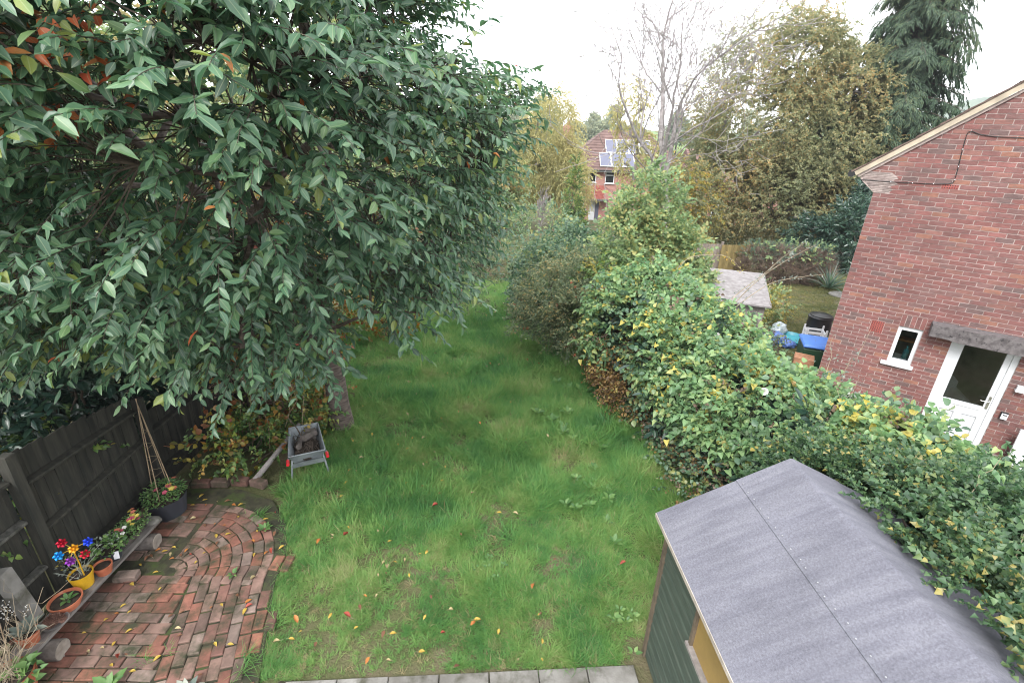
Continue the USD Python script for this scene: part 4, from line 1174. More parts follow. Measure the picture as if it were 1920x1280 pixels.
# ------------------------------------------------------------------ left side, under and behind the cherry
shrub('rhododendron', 'dark glossy rhododendron behind the fence at the left edge', 'bush', [((-5.75, 5.0, 1.5), (.85, .9, 1.0)), ((-6.3, 6.0, 2.0), (1.1, 1.1, 1.3)), ((-5.6, 3.7, 1.2), (.6, .8, .7)), ((-5.5, 6.4, 1.2), (.7, .8, .9))], 1500, SP_LAUREL, 112, (-5.8, 5.2, 0), 10, .035, lo=.5)
shrub('autumn_bush', 'low bush with green and yellowing autumn leaves beside the wheelbarrow', 'bush', [((-3.85, 6.05, .30), (.65, .45, .40)), ((-4.15, 5.75, .3), (.35, .3, .35)), ((-3.3, 6.7, .35), (.45, .4, .4))], 210, SP_MAPLE[:2] + SP_IVY + SP_GOLD[:1], 113, (-3.9, 6.1, 0), 8, .01, lo=.3)
shrub('brown_thicket', 'dark brown thicket of stems and withered leaves behind the patio bed', 'bush', [((-4.2, 6.9, .6), (.8, .6, .85)), ((-3.6, 7.6, .6), (.7, .6, .8)), ((-4.9, 7.4, .9), (.8, .7, 1.2))], 1000, SP_DRY + SP_IVY[:1] + SP_MAPLE[:1], 114, (-4.2, 6.9, 0), 16, .012, lo=.3)
shrub('maple_shrub', 'yellow and orange autumn shrub glimpsed through the cherry', 'bush', [((-6.0, 10.5, 1.5), (1.8, 1.2, 1.9)), ((-3.6, 11.5, 1.3), (1.4, 1.0, 1.6))], 1500, SP_MAPLE + SP_HAZEL[:1], 115, (-5, 10.8, 0), 8, .03)
shrub('yellow_plant', 'bright yellow-green leafy plant showing over the fence', 'plant', [((-5.15, 4.4, .95), (.35, .6, .55)), ((-5.05, 3.4, .95), (.3, .5, .55))], 170, SP_GOLD + SP_IVY, 116, (-5.1, 4.4, 0), 6, .01, lo=.2)

# ------------------------------------------------------------------ far trees


def big_tree(name, label, base, top, blobs, n, protos, seed, r0=.2, look='bark_brown', targets=26, lean=(0, 0), group=None, **kw):
    t = thing(name, label, 'tree', group)
    bz = G(base[0], base[1])
    b = [(base[0], base[1], bz - .1), (base[0], base[1], bz + .3 * (top - bz) * .5), (base[0] + lean[0], base[1] + lean[1], bz + .55 * (top - bz))]
    s = Skeleton(b, seed)
    P, N, r = shrub_points(blobs, targets, seed + 7, lo=.45, hi=.9)
    s.grow(P, np.array(b[1]), sag=.05, seg=.9)
    ch, rad = s.chains()
    nd = np.array(s.nodes)
    sc = r0 / rad[0]
    tw = []
    for c in ch:
        p, rr = nd[c], np.maximum(rad[c] * sc, .008)
        if c[0] == 0:
            obj('trunk', tube(p, rr, 9), LOOK[look], t, smooth=True)
        else:
            rr[0] = rr[min(1, len(rr) - 1)]
            tw.append(tube(p, rr, 5, cap=False))
    if tw:
        obj('branches', cat(*tw), LOOK[look], t, kind='stuff')
    foliage('crown', blobs, n, protos, t, seed, **kw)
    return t


SP_BIRCH = sprigs('birch_leaf', 18, .50, .105, .36, SMALL, .3, 1.2, .2, 6, 20)
BB = [((13.0, 30, 5.8), (3.5, 3.2, 4.5)), ((16.6, 30.5, 4.6), (3.3, 3.2, 4.2)), ((11.9, 29.5, 2.0), (2.2, 2.4, 2.9)), ((15.0, 29, 1.2), (3.6, 2.6, 2.6)), ((18.4, 30, 2.0), (2.2, 2.5, 3.2)), ((15.2, 30.5, 8.3), (2.0, 2.0, 2.4)), ((17.9, 30.4, 7.2), (1.7, 1.7, 2.0))]
big_tree('birch_tree', 'large weeping birch with tan and olive autumn leaves behind the neighbouring yard', (15.2, 30.5), 9.5, BB, 12500, SP_BIRCH, 201, .28, 'bark_grey', 60, up=-.1, spread=.95, rough=.42, nscale=.6, gap=.42, below=.2, lo=.5, hi=1.1)

# conifer: whorls of drooping boughs with hanging sprays
con = thing('conifer_tree', 'tall dark green drooping conifer behind the brick house roof', 'tree')
cb = np.array([20.9, 31.0])
cz = G(*cb)
obj('trunk', tube([(cb[0], cb[1], cz - .1), (cb[0], cb[1], cz + 8), (cb[0] + .1, cb[1], 17.5)], [.38, .25, .03], 10), LOOK['bark_brown'], con, smooth=True)
cr = np.random.default_rng(61)
CP, CA, CZ_, CS, boughs = [], [], [], [], []
for z in np.arange(cz + 1.0, 17.2, .34):
    f = (z - cz) / (17.6 - cz)
    Rm = 4.6 * (1 - f) ** .72 * (1 + .16 * math.sin(z * 2.1)) + .25
    for k in range(9 if f < .8 else 6):
        a = cr.uniform(0, 2 * math.pi)
        R_ = Rm * cr.uniform(.62, 1.12)
        d = np.array([math.cos(a), math.sin(a), 0])
        t = np.linspace(0, 1, 6)[:, None]
        p = np.array([cb[0], cb[1], z]) + d * R_ * t + np.array([0, 0, 1]) * R_ * (.10 * t - .34 * t ** 2)
        boughs.append(tube(p, np.linspace(.035, .008, 6), 4, cap=False))
        m = int(7 + R_ * 6)
        tt = cr.uniform(.18, 1.03, m)[:, None]
        q = np.array([cb[0], cb[1], z]) + d * R_ * tt + np.array([0, 0, 1]) * R_ * (.10 * tt - .34 * tt ** 2)
        side = np.array([-d[1], d[0], 0]) * cr.normal(0, .55, (m, 1))
        CP.append(q + side * .25)
        CA.append(unit(d * .55 + side + np.array([0, 0, -.85]) + cr.normal(0, .15, (m, 3))))
        CZ_.append(np.tile(d + np.array([0, 0, .6]), (m, 1)))
        CS.append(cr.uniform(.7, 1.25, m))
CP, CA, CZ_, CS = map(np.concatenate, (CP, CA, CZ_, CS))
obj('boughs', cat(*boughs), LOOK['bark_brown'], con, kind='stuff')


def spray(seed):
    r = np.random.default_rng(seed)
    n = 26
    s = np.linspace(.03, 1, n)[:, None]
    p = np.concatenate([s * .62, r.normal(0, .03, (n, 1)), -.10 * s ** 2], 1)
    sg = np.where(np.arange(n) % 2 == 0, 1, -1)[:, None]
    ax = np.array([1.0, 0, -.2]) + sg * np.array([0, .75, 0]) * (1.1 - s) + r.normal(0, .15, (n, 3))
    l = r.uniform(.14, .24, n)
    return leaf_mesh(p, ax, np.array([0, 0, 1.0]) + r.normal(0, .5, (n, 3)), l, l * .12, SMALL)


scatter('crown', [(spray(k), LOOK['conifer_needle'], True) for k in range(4)], CP, quat_from_axes(CA, CZ_), CS, cr.integers(0, 4, len(CP)), con)
shrub('laurel_thicket', 'very dark evergreen thicket below the conifer beside the brick house', 'bush', [((16.6, 24.5, .2), (1.6, 1.2, 1.7)), ((18.4, 25.5, 1.0), (1.8, 1.3, 2.3)), ((15.1, 25.5, -.3), (1.2, 1.0, 1.2))], 2600, SP_LAUREL[:2] + SP_PRIVET, 202, (17, 25, 0), 8, .04, smin=1.2, smax=1.9)


# bare tree
def bare(name, label, base, height, seed, r0, spread, look='bark_grey', levels=5, tilt=.0):
    t = thing(name, label, 'tree')
    r = np.random.default_rng(seed)
    twigs = []
    thin = np.random.default_rng(seed + 1)

    def rec(p, d, L, rad, lev):
        n = 5
        pts = [p]
        dd = d.copy()
        for k in range(n):
            dd = unit(dd + r.normal(0, .13, 3) + np.array([0, 0, .10 if lev < 3 else .03]))
            pts.append(pts[-1] + dd * L / n)
        pts = np.array(pts)
        rad = max(rad, .010)
        m = tube(pts, np.linspace(rad, max(rad * .55, .008), n + 1), 7 if lev < 2 else 4, cap=False)
        if lev == 0:
            obj('trunk', m, LOOK[look], t, smooth=True)
        elif lev == 1:
            obj('limb', m, LOOK[look], t, smooth=True)
        elif lev < 5 or thin.random() < .42:
            twigs.append(m)
        if lev >= levels:
            return
        kids = 5 if lev == 0 else r.integers(3, 5) if lev < 4 else 3
        for c in range(kids):
            k = n if c == 0 else r.integers(2, n + 1)
            ax = unit(np.cross(dd, r.normal(0, 1, 3)))
            ang = r.uniform(.1, .3) if c == 0 else r.uniform(.45, 1.0) * spread
            nd = unit(dd * math.cos(ang) + ax * math.sin(ang))
            rec(pts[k], nd, L * r.uniform(.62, .85) * (.72 if lev == 0 else 1), rad * (.6 if c == 0 else r.uniform(.34, .5)), lev + 1)

    z = G(*base)
    rec(np.array([base[0], base[1], z - .1]), unit(np.array([tilt, 0, 1.0])), height, r0, 0)
    obj('twigs', cat(*twigs), LOOK[look], t, kind='stuff')
    return t


bare('bare_tree', 'leafless grey tree spreading pale branches in front of the birch', (6.25, 20.2), 5.6, 91, .19, 1.05, levels=6, tilt=-.03)
bare('bare_bush', 'bare grey twiggy bush left of the far house', (1.35, 25), 1.5, 72, .04, .5, levels=4)
SP_WIL = sprigs('willow_leaf', 14, .75, .14, .22, SMALL, .8, .6, .3, 4, 22)
big_tree('yellow_willow', 'pale yellow weeping tree left of the far chimney', (2.1, 38), 6.5, [((2.3, 38, 4.3), (1.9, 1.6, 2.9)), ((1.2, 37.5, 2.2), (1.6, 1.4, 2.6)), ((3.0, 37.8, 2.2), (1.5, 1.4, 2.4)), ((3.9, 36.5, .6), (1.1, 1.0, 2.0))], 4200, SP_WIL, 203, .16, 'bark_grey', 20, up=-.5, nscale=.8, gap=.46)
big_tree('yellow_tree', 'thin yellow-leaved tree to the left of the bare tree', (5.9, 26.5), 6.5, [((5.35, 26.2, 5.3), (.75, .7, 1.6)), ((5.9, 26.2, 3.4), (1.0, .8, 1.5))], 420, sprigs('willow_leaf', 10, .4, .12, .3, SMALL, .7, .6, .3, 3, 23), 204, .09, 'bark_grey', 14, up=-.4, gap=.5)
shrub('yellow_understorey', 'yellow and rust leaved shrubs below the bare tree', 'bush', [((7.6, 25.5, 1.4), (1.6, 1.0, 2.2)), ((9.3, 26.5, 1.0), (1.5, 1.0, 2.2))], 1100, sprigs('golden_leaf', 9, .34, .10, .36, SMALL, .5, .8, .4, 3, 24) + SP_BIRCH[:2], 205, (8, 26, 0), 6, .03, up=-.1)
shrub('ivy_stump', 'ivy-covered upright trunk in front of the far house', 'tree', [((3.12, 28, .9), (.32, .32, 2.3)), ((3.25, 28, -.4), (.55, .5, 1.3))], 620, SP_IVY, 206, (3.12, 28, 0), 3, .08, smin=1.0, smax=1.6)
FT = np.random.default_rng(91)
FAR_LABELS = ['hazy grey-green rounded tree in the far wood', 'tall hazy tree rising from the far wood', 'low spreading hazy tree in the far wood']
far_trees = []
for k, (h, w_) in enumerate(((13, .42), (16, .34), (10, .5))):
    t = thing('woodland_tree', FAR_LABELS[k], 'tree', ['rounded trees of the far wood', 'tall trees of the far wood', 'low trees of the far wood'][k], (0, 0, 0))
    obj('trunk', tube([(0, 0, -.3), (.1, 0, h * .3), (0, .1, h * .75)], [.35, .25, .06], 7), LOOK['bark_brown'], t, smooth=True)
    p = unit(FT.normal(0, 1, (5200, 3))) * FT.uniform(.35, 1.05, (5200, 1)) ** .5
    blob = FT.integers(0, 6, 5200)
    cc = np.array([[0, 0, .62], [.5 * w_, 0, .5], [-.55 * w_, .1, .52], [.1, -.5 * w_, .45], [0, .4 * w_, .6], [.1, .1, .82]]) * h
    rr = np.array([.36, .25, .25, .25, .25, .2])[:, None] * h * np.array([w_ * 1.9, w_ * 1.9, .8])
    q = cc[blob] + p * rr[blob]
    q = q[(meshkit.fbm(q * .55, 2, k) > .43) & (q[:, 2] > h * .12)]
    m = len(q)
    l = FT.uniform(.35, .75, m)
    obj('crown', leaf_mesh(q, FT.normal(0, 1, (m, 3)) + [0, 0, -.3], FT.normal(0, .6, (m, 3)) + [0, -.4, 1], l, l * .42, SMALL), LOOK['wood_leaf'], t, smooth=True, kind='stuff')
    far_trees.append(t)
spots = [(-115 + 7.5 * k + FT.uniform(-3, 3), 148 + FT.uniform(-18, 26)) for k in range(44)]
for n, (x, y) in enumerate(spots):
    if n < 3:
        op = UsdGeom.Xformable(far_trees[n]).GetOrderedXformOps()
        op[0].Set(Gf.Vec3d(x, y, G(x, y)))
    else:
        copy_of(far_trees[n % 3], (x, y, G(x, y)), FT.uniform(0, 6.28), FT.uniform(.85, 1.15))
SP_MID = sprigs('hazel_leaf', 14, 1.0, .24, .40, SMALL, .4, .9, .3, 3, 26) + sprigs('birch_leaf', 14, 1.0, .24, .40, SMALL, .4, .9, .3, 2, 27)
for k, (x, y, h, lb) in enumerate([(-9, 24, 9.5, 'broad green tree far left, behind the cherry'), (-16, 27, 11, 'tall green tree at the far left behind the cherry'), (-3.5, 34, 6.0, 'rounded green tree beyond the end of the lawn'), (-7, 45, 8.0, 'olive tree behind the rounded tree past the lawn'), (30, 52, 9.5, 'olive tree top showing beside the conifer above the brick roof'), (11, 62, 6.5, 'green tree behind the far house roof'), (-14, 14, 8.5, 'green tree beyond the neighbouring fence at the left edge')]):
    z = G(x, y)
    big_tree('garden_tree', lb, (x, y), z + h, [((x, y, z + h * .62), (h * .36, h * .34, h * .38)), ((x + h * .2, y - 1, z + h * .42), (h * .3, h * .28, h * .32))], 1100, SP_MID, 500 + k, .22, 'bark_brown', 14, nscale=.4)

# distant blue hill
HX, HY = np.meshgrid(np.linspace(230, 560, 60), np.linspace(360, 560, 24), indexing='ij')
HZ = 44 * np.exp(-((HX - 395) / 75) ** 2 - ((HY - 460) / 60) ** 2) - 3 + 2.2 * (meshkit.fbm(np.stack([HX / 14, HY / 14, HX * 0], -1), 4, 2) - .5)
a = (np.arange(59)[:, None] * 24 + np.arange(23)).ravel()
mat_noise('hill_wood', (0.06, 0.085, 0.065), (0.11, 0.135, 0.09), .08, 0.95)
single('hill', (np.stack([HX, HY, HZ], -1).reshape(-1, 3), np.stack([a, a + 24, a + 25, a + 1], 1)), LOOK['hill_wood'], 'distant wooded hill above the brick house roof', None, smooth=True, kind='structure')
# ------------------------------------------------------------------ grass
mat('grass_blade', {'geo': ('geometry', {}), 'tc': ('texture_coordinate', {}), 'sx': ('separate_xyz', {}), 'oi': ('object_info', {}), 'n': ('noise_texture', {'scale': .9, 'detail': 4, 'roughness': .6}), 'n2': ('noise_texture', {'scale': 4.5, 'detail': 2}),
    'r': ('rgb_ramp', {'ramp': [(.30, (0.066, 0.190, 0.058)), (.41, (0.105, 0.258, 0.068)), (.53, (0.165, 0.322, 0.085)), (.65, (0.255, 0.36, 0.115)), (.77, (0.37, 0.355, 0.19))]}),
    'a': ('math', {'math_type': 'multiply_add', 'value2': .20}), 'a3': ('math', {'math_type': 'multiply_add', 'value2': .30}), 'a2': ('math', {'math_type': 'subtract', 'value2': .25}),
    'p': ('principled_bsdf', {'roughness': .5, 'specular_ior_level': .35}), 't': ('translucent_bsdf', {}), 'm': ('mix_closure', {'fac': .42})},
    [('geo.position', 'n.vector'), ('geo.position', 'n2.vector'), ('tc.uv', 'sx.vector'), ('sx.x', 'a.value1'), ('n.fac', 'a.value3'), ('n2.fac', 'a3.value1'), ('a.value', 'a3.value3'), ('a3.value', 'a2.value1'), ('a2.value', 'r.fac'), ('r.color', 'p.base_color'), ('r.color', 't.color'), ('p.BSDF', 'm.closure1'), ('t.BSDF', 'm.closure2')], 'm.closure')
mat_leaf('dry_grass', [(0, (0.16, 0.13, 0.06)), (.5, (0.30, 0.25, 0.13)), (1, (0.42, 0.37, 0.22))], .7, .3, .3, 2)
mat_leaf('weed_leaf', [(0, (0.06, 0.135, 0.045)), (.5, (0.10, 0.20, 0.06)), (1, (0.16, 0.25, 0.08))], .55, .3, .4, 2)


def tuft(seed, n, L, lean, width, spread=.035, fan=.9):
    """Blades that mostly lean one way, some crossing."""
    r = np.random.default_rng(seed)
    a = np.where(r.random(n) < .8, r.normal(0, fan, n), r.uniform(0, 2 * math.pi, n))
    d = np.stack([np.cos(a), np.sin(a), np.zeros(n)], 1)
    th = r.uniform(lean * .2, lean, n)[:, None]
    ax = d * np.sin(th) + np.array([0, 0, 1.0]) * np.cos(th)
    nr = d * -np.cos(th) + np.array([0, 0, 1.0]) * np.sin(th)
    l = L * r.uniform(.45, 1.2, n)
    o = r.uniform(0, 6.28, n)
    return leaf_mesh(np.stack([np.cos(o), np.sin(o), o * 0], 1) * r.uniform(0, spread, (n, 1)), ax, nr, l, width * r.uniform(.7, 1.2, n), BLADE)


TUFTS = [(tuft(k, 18, .10, 1.2, .0025, .06), LOOK['grass_blade'], True) for k in range(4)] + [(tuft(20 + k, 18, .19, 1.45, .0030, .08), LOOK['grass_blade'], True) for k in range(3)] + [(tuft(30, 16, .12, 1.4, .0022, .06), LOOK['dry_grass'], True)]
lr = np.random.default_rng(51)
PATIO = Polygon(PB).buffer(-.04)
import shapely


def lawn_right(y):
    return np.interp(y, [2.9, 4.2, 5.5, 7, 8, 9, 10.5, 12, 14, 20], [1.45, 2.9, 2.75, 2.6, 2.3, 2.0, 1.6, 1.2, 1.4, 1.6])


rows_ = []
for y0, y1, dens, sc in ((2.86, 4.6, 1350, .78), (4.6, 6.4, 1150, .98), (6.4, 9, 800, 1.15), (9, 12.5, 430, 1.4), (12.5, 18, 240, 1.8)):
    n = int(dens * (y1 - y0) * 8)
    p = np.stack([lr.uniform(-4.6, 3.4, n), lr.uniform(y0, y1, n)], 1)
    rows_.append(np.column_stack([p, np.full(n, sc)]))
gp = np.concatenate(rows_)
keep = (gp[:, 0] < lawn_right(gp[:, 1]) + .25) & ~shapely.contains_xy(PATIO, gp[:, 0], gp[:, 1])
keep &= ~((gp[:, 1] < 5.25) & (gp[:, 0] < -2.9)) & ~((gp[:, 0] < -3.1) & (gp[:, 1] < 6.4))
keep &= gp[:, 1] > 2.93 + (gp[:, 0] + 1.45) * math.tan(ra)
gn = meshkit.fbm(np.column_stack([gp[:, :2] * 1.5, gp[:, 2] * 0]), 3, 12)
bare_p = meshkit.fbm(np.column_stack([gp[:, :2] * 2.6, gp[:, 2] * 0]), 3, 33)
thin = np.clip((5.0 - gp[:, 1]) / 1.6, 0, 1)
keep &= (bare_p > .37 + .09 * thin) | (lr.random(len(gp)) < .22)
keep &= ~in_shed(np.column_stack([gp[:, :2], np.full(len(gp), .1)]))
keep &= (np.hypot(gp[:, 0] + 2.78, gp[:, 1] - 6.95) > .2)
under = (gp[:, 0] < -1.9) & (gp[:, 1] > 6.2)
keep &= ~under | (lr.random(len(gp)) < .75)
gp, gn = gp[keep], gn[keep]
longer = np.clip((gp[:, 1] - 4.0) / 2.0, 0, 1) * .6 + np.clip((gp[:, 0] - lawn_right(gp[:, 1]) + 1.5) / 1.2, 0, 1) * .5
kind = np.where(lr.random(len(gp)) < .06 + .05 * thin[keep], 7, np.where(lr.random(len(gp)) < .12 + .5 * np.clip(longer + (gn - .5) * 2, 0, 1), 4 + lr.integers(0, 3, len(gp)), lr.integers(0, 4, len(gp))))
gs = gp[:, 2] * (.55 + 1.0 * gn) * lr.uniform(.75, 1.25, len(gp)) * (1 - .22 * thin[keep]) * (1 + .45 * np.clip((gp[:, 0] - lawn_right(gp[:, 1]) + 1.3) / 1.0, 0, 1))
gq = np.zeros((len(gp), 4))
an = (meshkit.fbm(np.column_stack([gp[:, :2] * 1.1, gp[:, 2] * 0 + 7]), 2, 5) * 9 + lr.normal(0, .55, len(gp))) / 1.0
gq[:, 0], gq[:, 3] = np.cos(an), np.sin(an)
gx_ = lr.normal(0, .13, (len(gp), 2))
gq[:, 1:3] = gx_
gq /= np.linalg.norm(gq, axis=1, keepdims=True)
g_ = scatter('grass', TUFTS, np.column_stack([gp[:, :2], ground(gp[:, 0], gp[:, 1]) - .012]), gq, gs, kind)
tag(g_, 'long uneven green grass of the overgrown back lawn', 'grass')
n = 9000
p = np.stack([lr.uniform(3.6, 17, n), lr.uniform(8.5, 26, n)], 1)
p = p[~in_house(np.column_stack([p, np.zeros(len(p))])) & (p[:, 0] > np.interp(p[:, 1], [8.5, 14], [3.9, 3.8]))]
mat_leaf('moss_grass', [(0, (0.07, 0.085, 0.03)), (.5, (0.13, 0.145, 0.05)), (1, (0.22, 0.19, 0.08))], .7, .3, .8, .8)
MOSS = [(tuft(60 + k, 14, .09, 1.4, .006, .12), LOOK['moss_grass'], True) for k in range(3)]
an = lr.uniform(0, math.pi, len(p))
g2 = scatter('grass', MOSS, np.column_stack([p, ground(p[:, 0], p[:, 1]) - .01]), np.column_stack([np.cos(an), an * 0, an * 0, np.sin(an)]), lr.uniform(.8, 1.7, len(p)), lr.integers(0, 3, len(p)))
tag(g2, 'short mossy olive grass in the neighbouring yard', 'grass')


def rosette(seed, n, L, w_, tmpl=LEAF, lean=1.2):
    r = np.random.default_rng(seed)
    a = np.arange(n) * 2.399 + r.normal(0, .2, n)
    d = np.stack([np.cos(a), np.sin(a), np.zeros(n)], 1)
    th = r.uniform(.5, lean, n)[:, None]
    ax = d * np.sin(th) + np.array([0, 0, 1.0]) * np.cos(th)
    nr = d * -np.cos(th) + np.array([0, 0, 1.0]) * np.sin(th)
    l = L * r.uniform(.6, 1.1, n)
    return leaf_mesh(d * .015 + np.array([0, 0, .01]), ax, nr, l, l * w_, tmpl)


WEEDS = [((1.00, 5.20), 26, .16, .30, 'broad-leaved dock patch in the lawn nearest the shed'), ((1.15, 5.75), 18, .14, .3, 'small dock patch just above the nearest dock patch'), ((.98, 7.15), 40, .22, .26, 'bushy pale weed clump in the right of the lawn'), ((1.35, 6.55), 24, .18, .28, 'leafy weed clump between the dock patches and the hedge'), ((1.75, 7.7), 24, .2, .28, 'weed clump at the foot of the copper beech'), ((1.30, 3.55), 16, .11, .3, 'low weeds at the shed corner beside the slabs'), ((-.15, 4.15), 14, .08, .33, 'flat clover-like weeds in the middle of the front lawn'), ((1.15, 8.6), 26, .2, .28, 'tall weed clump near the apple tree')]
for k, ((x, y), n, L, w_, lb) in enumerate(WEEDS):
    ms = [moved(rosette(900 + k * 7 + q, max(5, n // 4), L * .62, w_), (x + lr.normal(0, L * 1.1), y + lr.normal(0, L * 1.1), G(x, y) + lr.uniform(.01, .10))) for q in range(7)]
    tg = thing('weed_clump', lb, 'weeds')
    for m in ms:
        obj('rosette', m, LOOK['weed_leaf'], tg, smooth=True)
dg = thing('dry_grass_clump', 'straw-coloured withered grass clump in the right of the lawn', 'grass')
for k in range(7):
    obj('tuft', moved(tuft(950 + k, 30, .20, 1.2, .0022, .08), (.78 + lr.normal(0, .14), 6.5 + lr.normal(0, .16), .0)), LOOK['dry_grass'], dg, smooth=True)
for k, (x, y, n, L, look, lb) in enumerate([(-3.42, 2.72, 16, .16, 'weed_leaf', 'dandelion-like weed growing through the bottom of the patio'), (-2.72, 2.70, 12, .13, 'silver_leaf', 'grey-green foxglove rosette at the bottom right of the patio'), (-2.95, 4.62, 12, .10, 'weed_leaf', 'small weed at the top of the brick arc'), (-2.98, 3.95, 8, .07, 'weed_leaf', 'tiny weed between bricks in the middle of the patio')]):
    single('patio_weed', moved(rosette(980 + k, n, L, .24), (x, y, .03)), LOOK[look], lb, 'weed', smooth=True)
for k, (x, y, s, lb) in enumerate([(-3.22, 4.85, 1.0, 'grass tuft growing at the top of the brick patio'), (-2.33, 2.98, 1.15, 'bright grass tuft at the lower right patio edge'), (-2.28, 3.45, 1.2, 'yellowish grass tuft at the middle right patio edge'), (-3.3, 3.05, .7, 'thin grass tuft among the lower patio bricks')]):
    tg = thing('grass_tuft', lb, 'grass')
    for q in range(4):
        obj('blades', moved(tuft(1000 + k * 5 + q, 22, .17 * s, 1.25, .0028, .05), (x + lr.normal(0, .05), y + lr.normal(0, .05), .01)), LOOK['grass_blade'], tg, smooth=True)

# ------------------------------------------------------------------ fallen leaves
FL = {'yellow': [(0.400, 0.256, 0.024), (0.464, 0.336, 0.064)], 'cream': [(0.416, 0.336, 0.160), (0.480, 0.400, 0.224)], 'orange': [(0.400, 0.120, 0.024), (0.440, 0.176, 0.040)], 'red': [(0.288, 0.028, 0.024), (0.336, 0.056, 0.032)], 'brown': [(0.112, 0.048, 0.028), (0.192, 0.088, 0.048)]}
protos_ = {}
for k, (nm, (c0, c1)) in enumerate(FL.items()):
    mat_noise(f'fallen_{nm}', tuple(np.array(c0) * .55 + [.03, .015, .005]), tuple(np.array(c1) * .85), 26, .6, spots=(tuple(np.array(c0) * .3 + [.02, .01, .005]), 45, .56, .72))
for k, (nm, sh) in enumerate((('yellow', LEAF), ('cream', LEAF), ('orange', LEAF), ('red', LEAF), ('brown', LEAF))):
    for where in ('lawn', 'patio'):
        m, uv = leaf_mesh([(-.5 * .075, 0, .006)], [(1, 0, .1)], [(0, 0, 1)], .075, .019, leaf_template([(0, 0), (.18, .62), (.45, 1.0), (.75, .7), (1, 0)], .5 if k % 2 else .2, -.25 if k % 2 else .22), uv=True)
        t = thing('fallen_leaf', f'{nm} fallen leaf lying on the {"long grass" if where == "lawn" else "brick patio"}', 'leaf', f'{nm} leaves fallen on the {where}')
        obj('blade', m, LOOK[f'fallen_{nm}'], t, smooth=True)
        obj('stalk', tube([(-.036, 0, .006), (-.055, .004, .012), (-.068, .002, .01)], .0012, 4), LOOK['dead_stem'], t)
        protos_[nm, where] = t
used_ = set()


def drop(nm, where, x, y, z, s=1.0):
    src = protos_[nm, where]
    a = lr.uniform(0, 6.28)
    if (nm, where) not in used_:
        used_.add((nm, where))
        ops = UsdGeom.Xformable(src).GetOrderedXformOps()
        ops[0].Set(Gf.Vec3d(x, y, z))
        ops[1].Set(math.degrees(a))
    else:
        copy_of(src, (x, y, z), a, s, tilt=(lr.normal(), lr.normal(), 0, float(lr.uniform(0, 32 if where == 'lawn' else 12))))


EXACT = [('red', 1.36, 4.22), ('orange', -.29, 3.42), ('yellow', -.25, 3.46), ('orange', .32, 3.88), ('red', -.92, 5.05), ('red', -1.56, 3.45), ('brown', -1.15, 3.27), ('orange', -2.2, 4.4), ('red', -1.9, 4.5), ('cream', .12, 4.95), ('orange', -2.05, 3.4), ('brown', -.4, 2.98), ('cream', -1.3, 4.05)]
for nm, x, y in EXACT:
    drop(nm, 'lawn', x, y, .10, 1.15)
for k in range(150):
    y = 3.0 + 7.5 * lr.random() ** 1.3
    x = -1.5 + lr.normal(0, 1.05)
    if x > lawn_right(y) - .2 or x < -2.6 or (y < 5.3 and x < -2.2):
        continue
    nm = lr.choice(['yellow', 'cream', 'orange', 'red', 'brown'], p=[.40, .30, .10, .04, .16])
    drop(nm, 'lawn', x, y, G(x, y) + lr.uniform(.075, .12), lr.uniform(.45, .95))
for k in range(100):
    x, y = lr.uniform(-4.1, -2.35), lr.uniform(2.6, 5.2) if k % 3 else lr.uniform(4.1, 5.2)
    if not PATIO.contains(shapely.Point(x, y)):
        continue
    nm = lr.choice(['yellow', 'cream', 'orange', 'red', 'brown'], p=[.48, .14, .14, .05, .19])
    drop(nm, 'patio', x, y, .042, lr.uniform(.45, 1.0))

# ------------------------------------------------------------------ plank bench and pots along the fence
mat_noise('grey_timber', (0.104, 0.092, 0.084), (0.216, 0.196, 0.184), 3, .9, .6, 30, stretch=(9, .8, 9), spots=((0.072, 0.064, 0.052), 4, .58, .75))
mat_noise('log_end', (0.17, 0.145, 0.12), (0.30, 0.26, 0.225), 8, .9, .5, 40)
mat_noise('log_bark', (0.05, 0.042, 0.036), (0.14, 0.12, 0.11), 9, .9, .9, 30)
prz = -.02
plank = moved(chamfer_box(.21, 1.86, .034, .004, np.random.default_rng(3), .006), (-4.245, 3.63, .205), rz=prz)
single('plank_bench', plank, LOOK['grey_timber'], 'weathered grey plank laid on logs beside the fence', 'bench')
for k, (y, lb) in enumerate(((3.0, 'round log holding up the near end of the plank'), (4.30, 'round log holding up the far end of the plank'))):
    t = thing('log', lb, 'log', None, (-4.20, y, .095), .12)
    c = trimesh.creation.cylinder(.092, .30, sections=20)
    obj('bark', moved(c, (0, 0, 0), ry=math.pi / 2), LOOK['log_bark'], t, smooth=40)
    obj('cut_end', moved(trimesh.creation.cylinder(.086, .006, sections=20), (.1535, 0, 0), ry=math.pi / 2), LOOK['log_end'], t)
single('loose_brick', moved(chamfer_box(.22, .11, .07, .006, PR, .004), (-4.08, 3.86, .06), rz=.15), LOOK['paving_brick_5'], 'pale loose brick lying under the plank edge', 'brick')
PZ = .2225


def pot(name, label, x, y, z, r, h, look, taper=.75, rim=.0, soil=.85):
    t = thing(name, label, 'plant pot', None, (x, y, z))
    rb = r * taper
    th = .009
    pr = [(0, 0), (rb, 0), (r - rim * .6, h * .74), (r, h * .76), (r + rim * .3, h), (r - th, h), (r - th * 1.2, h * .78), (rb - th, .015), (0, .015)] if rim else [(0, 0), (rb, 0), (r, h), (r - th, h), (rb - th, .015), (0, .015)]
    obj('body', revolve(pr, 28), LOOK[look], t, smooth=35)
    rs = (rb + (r - rb) * soil) - th * 1.3
    obj('soil', revolve([(0, h * soil + .006), (rs * .6, h * soil + .004), (rs, h * soil - .002), (rs, h * soil - .02), (0, h * soil - .02)], 20), LOOK['soil'], t, smooth=True)
    return t


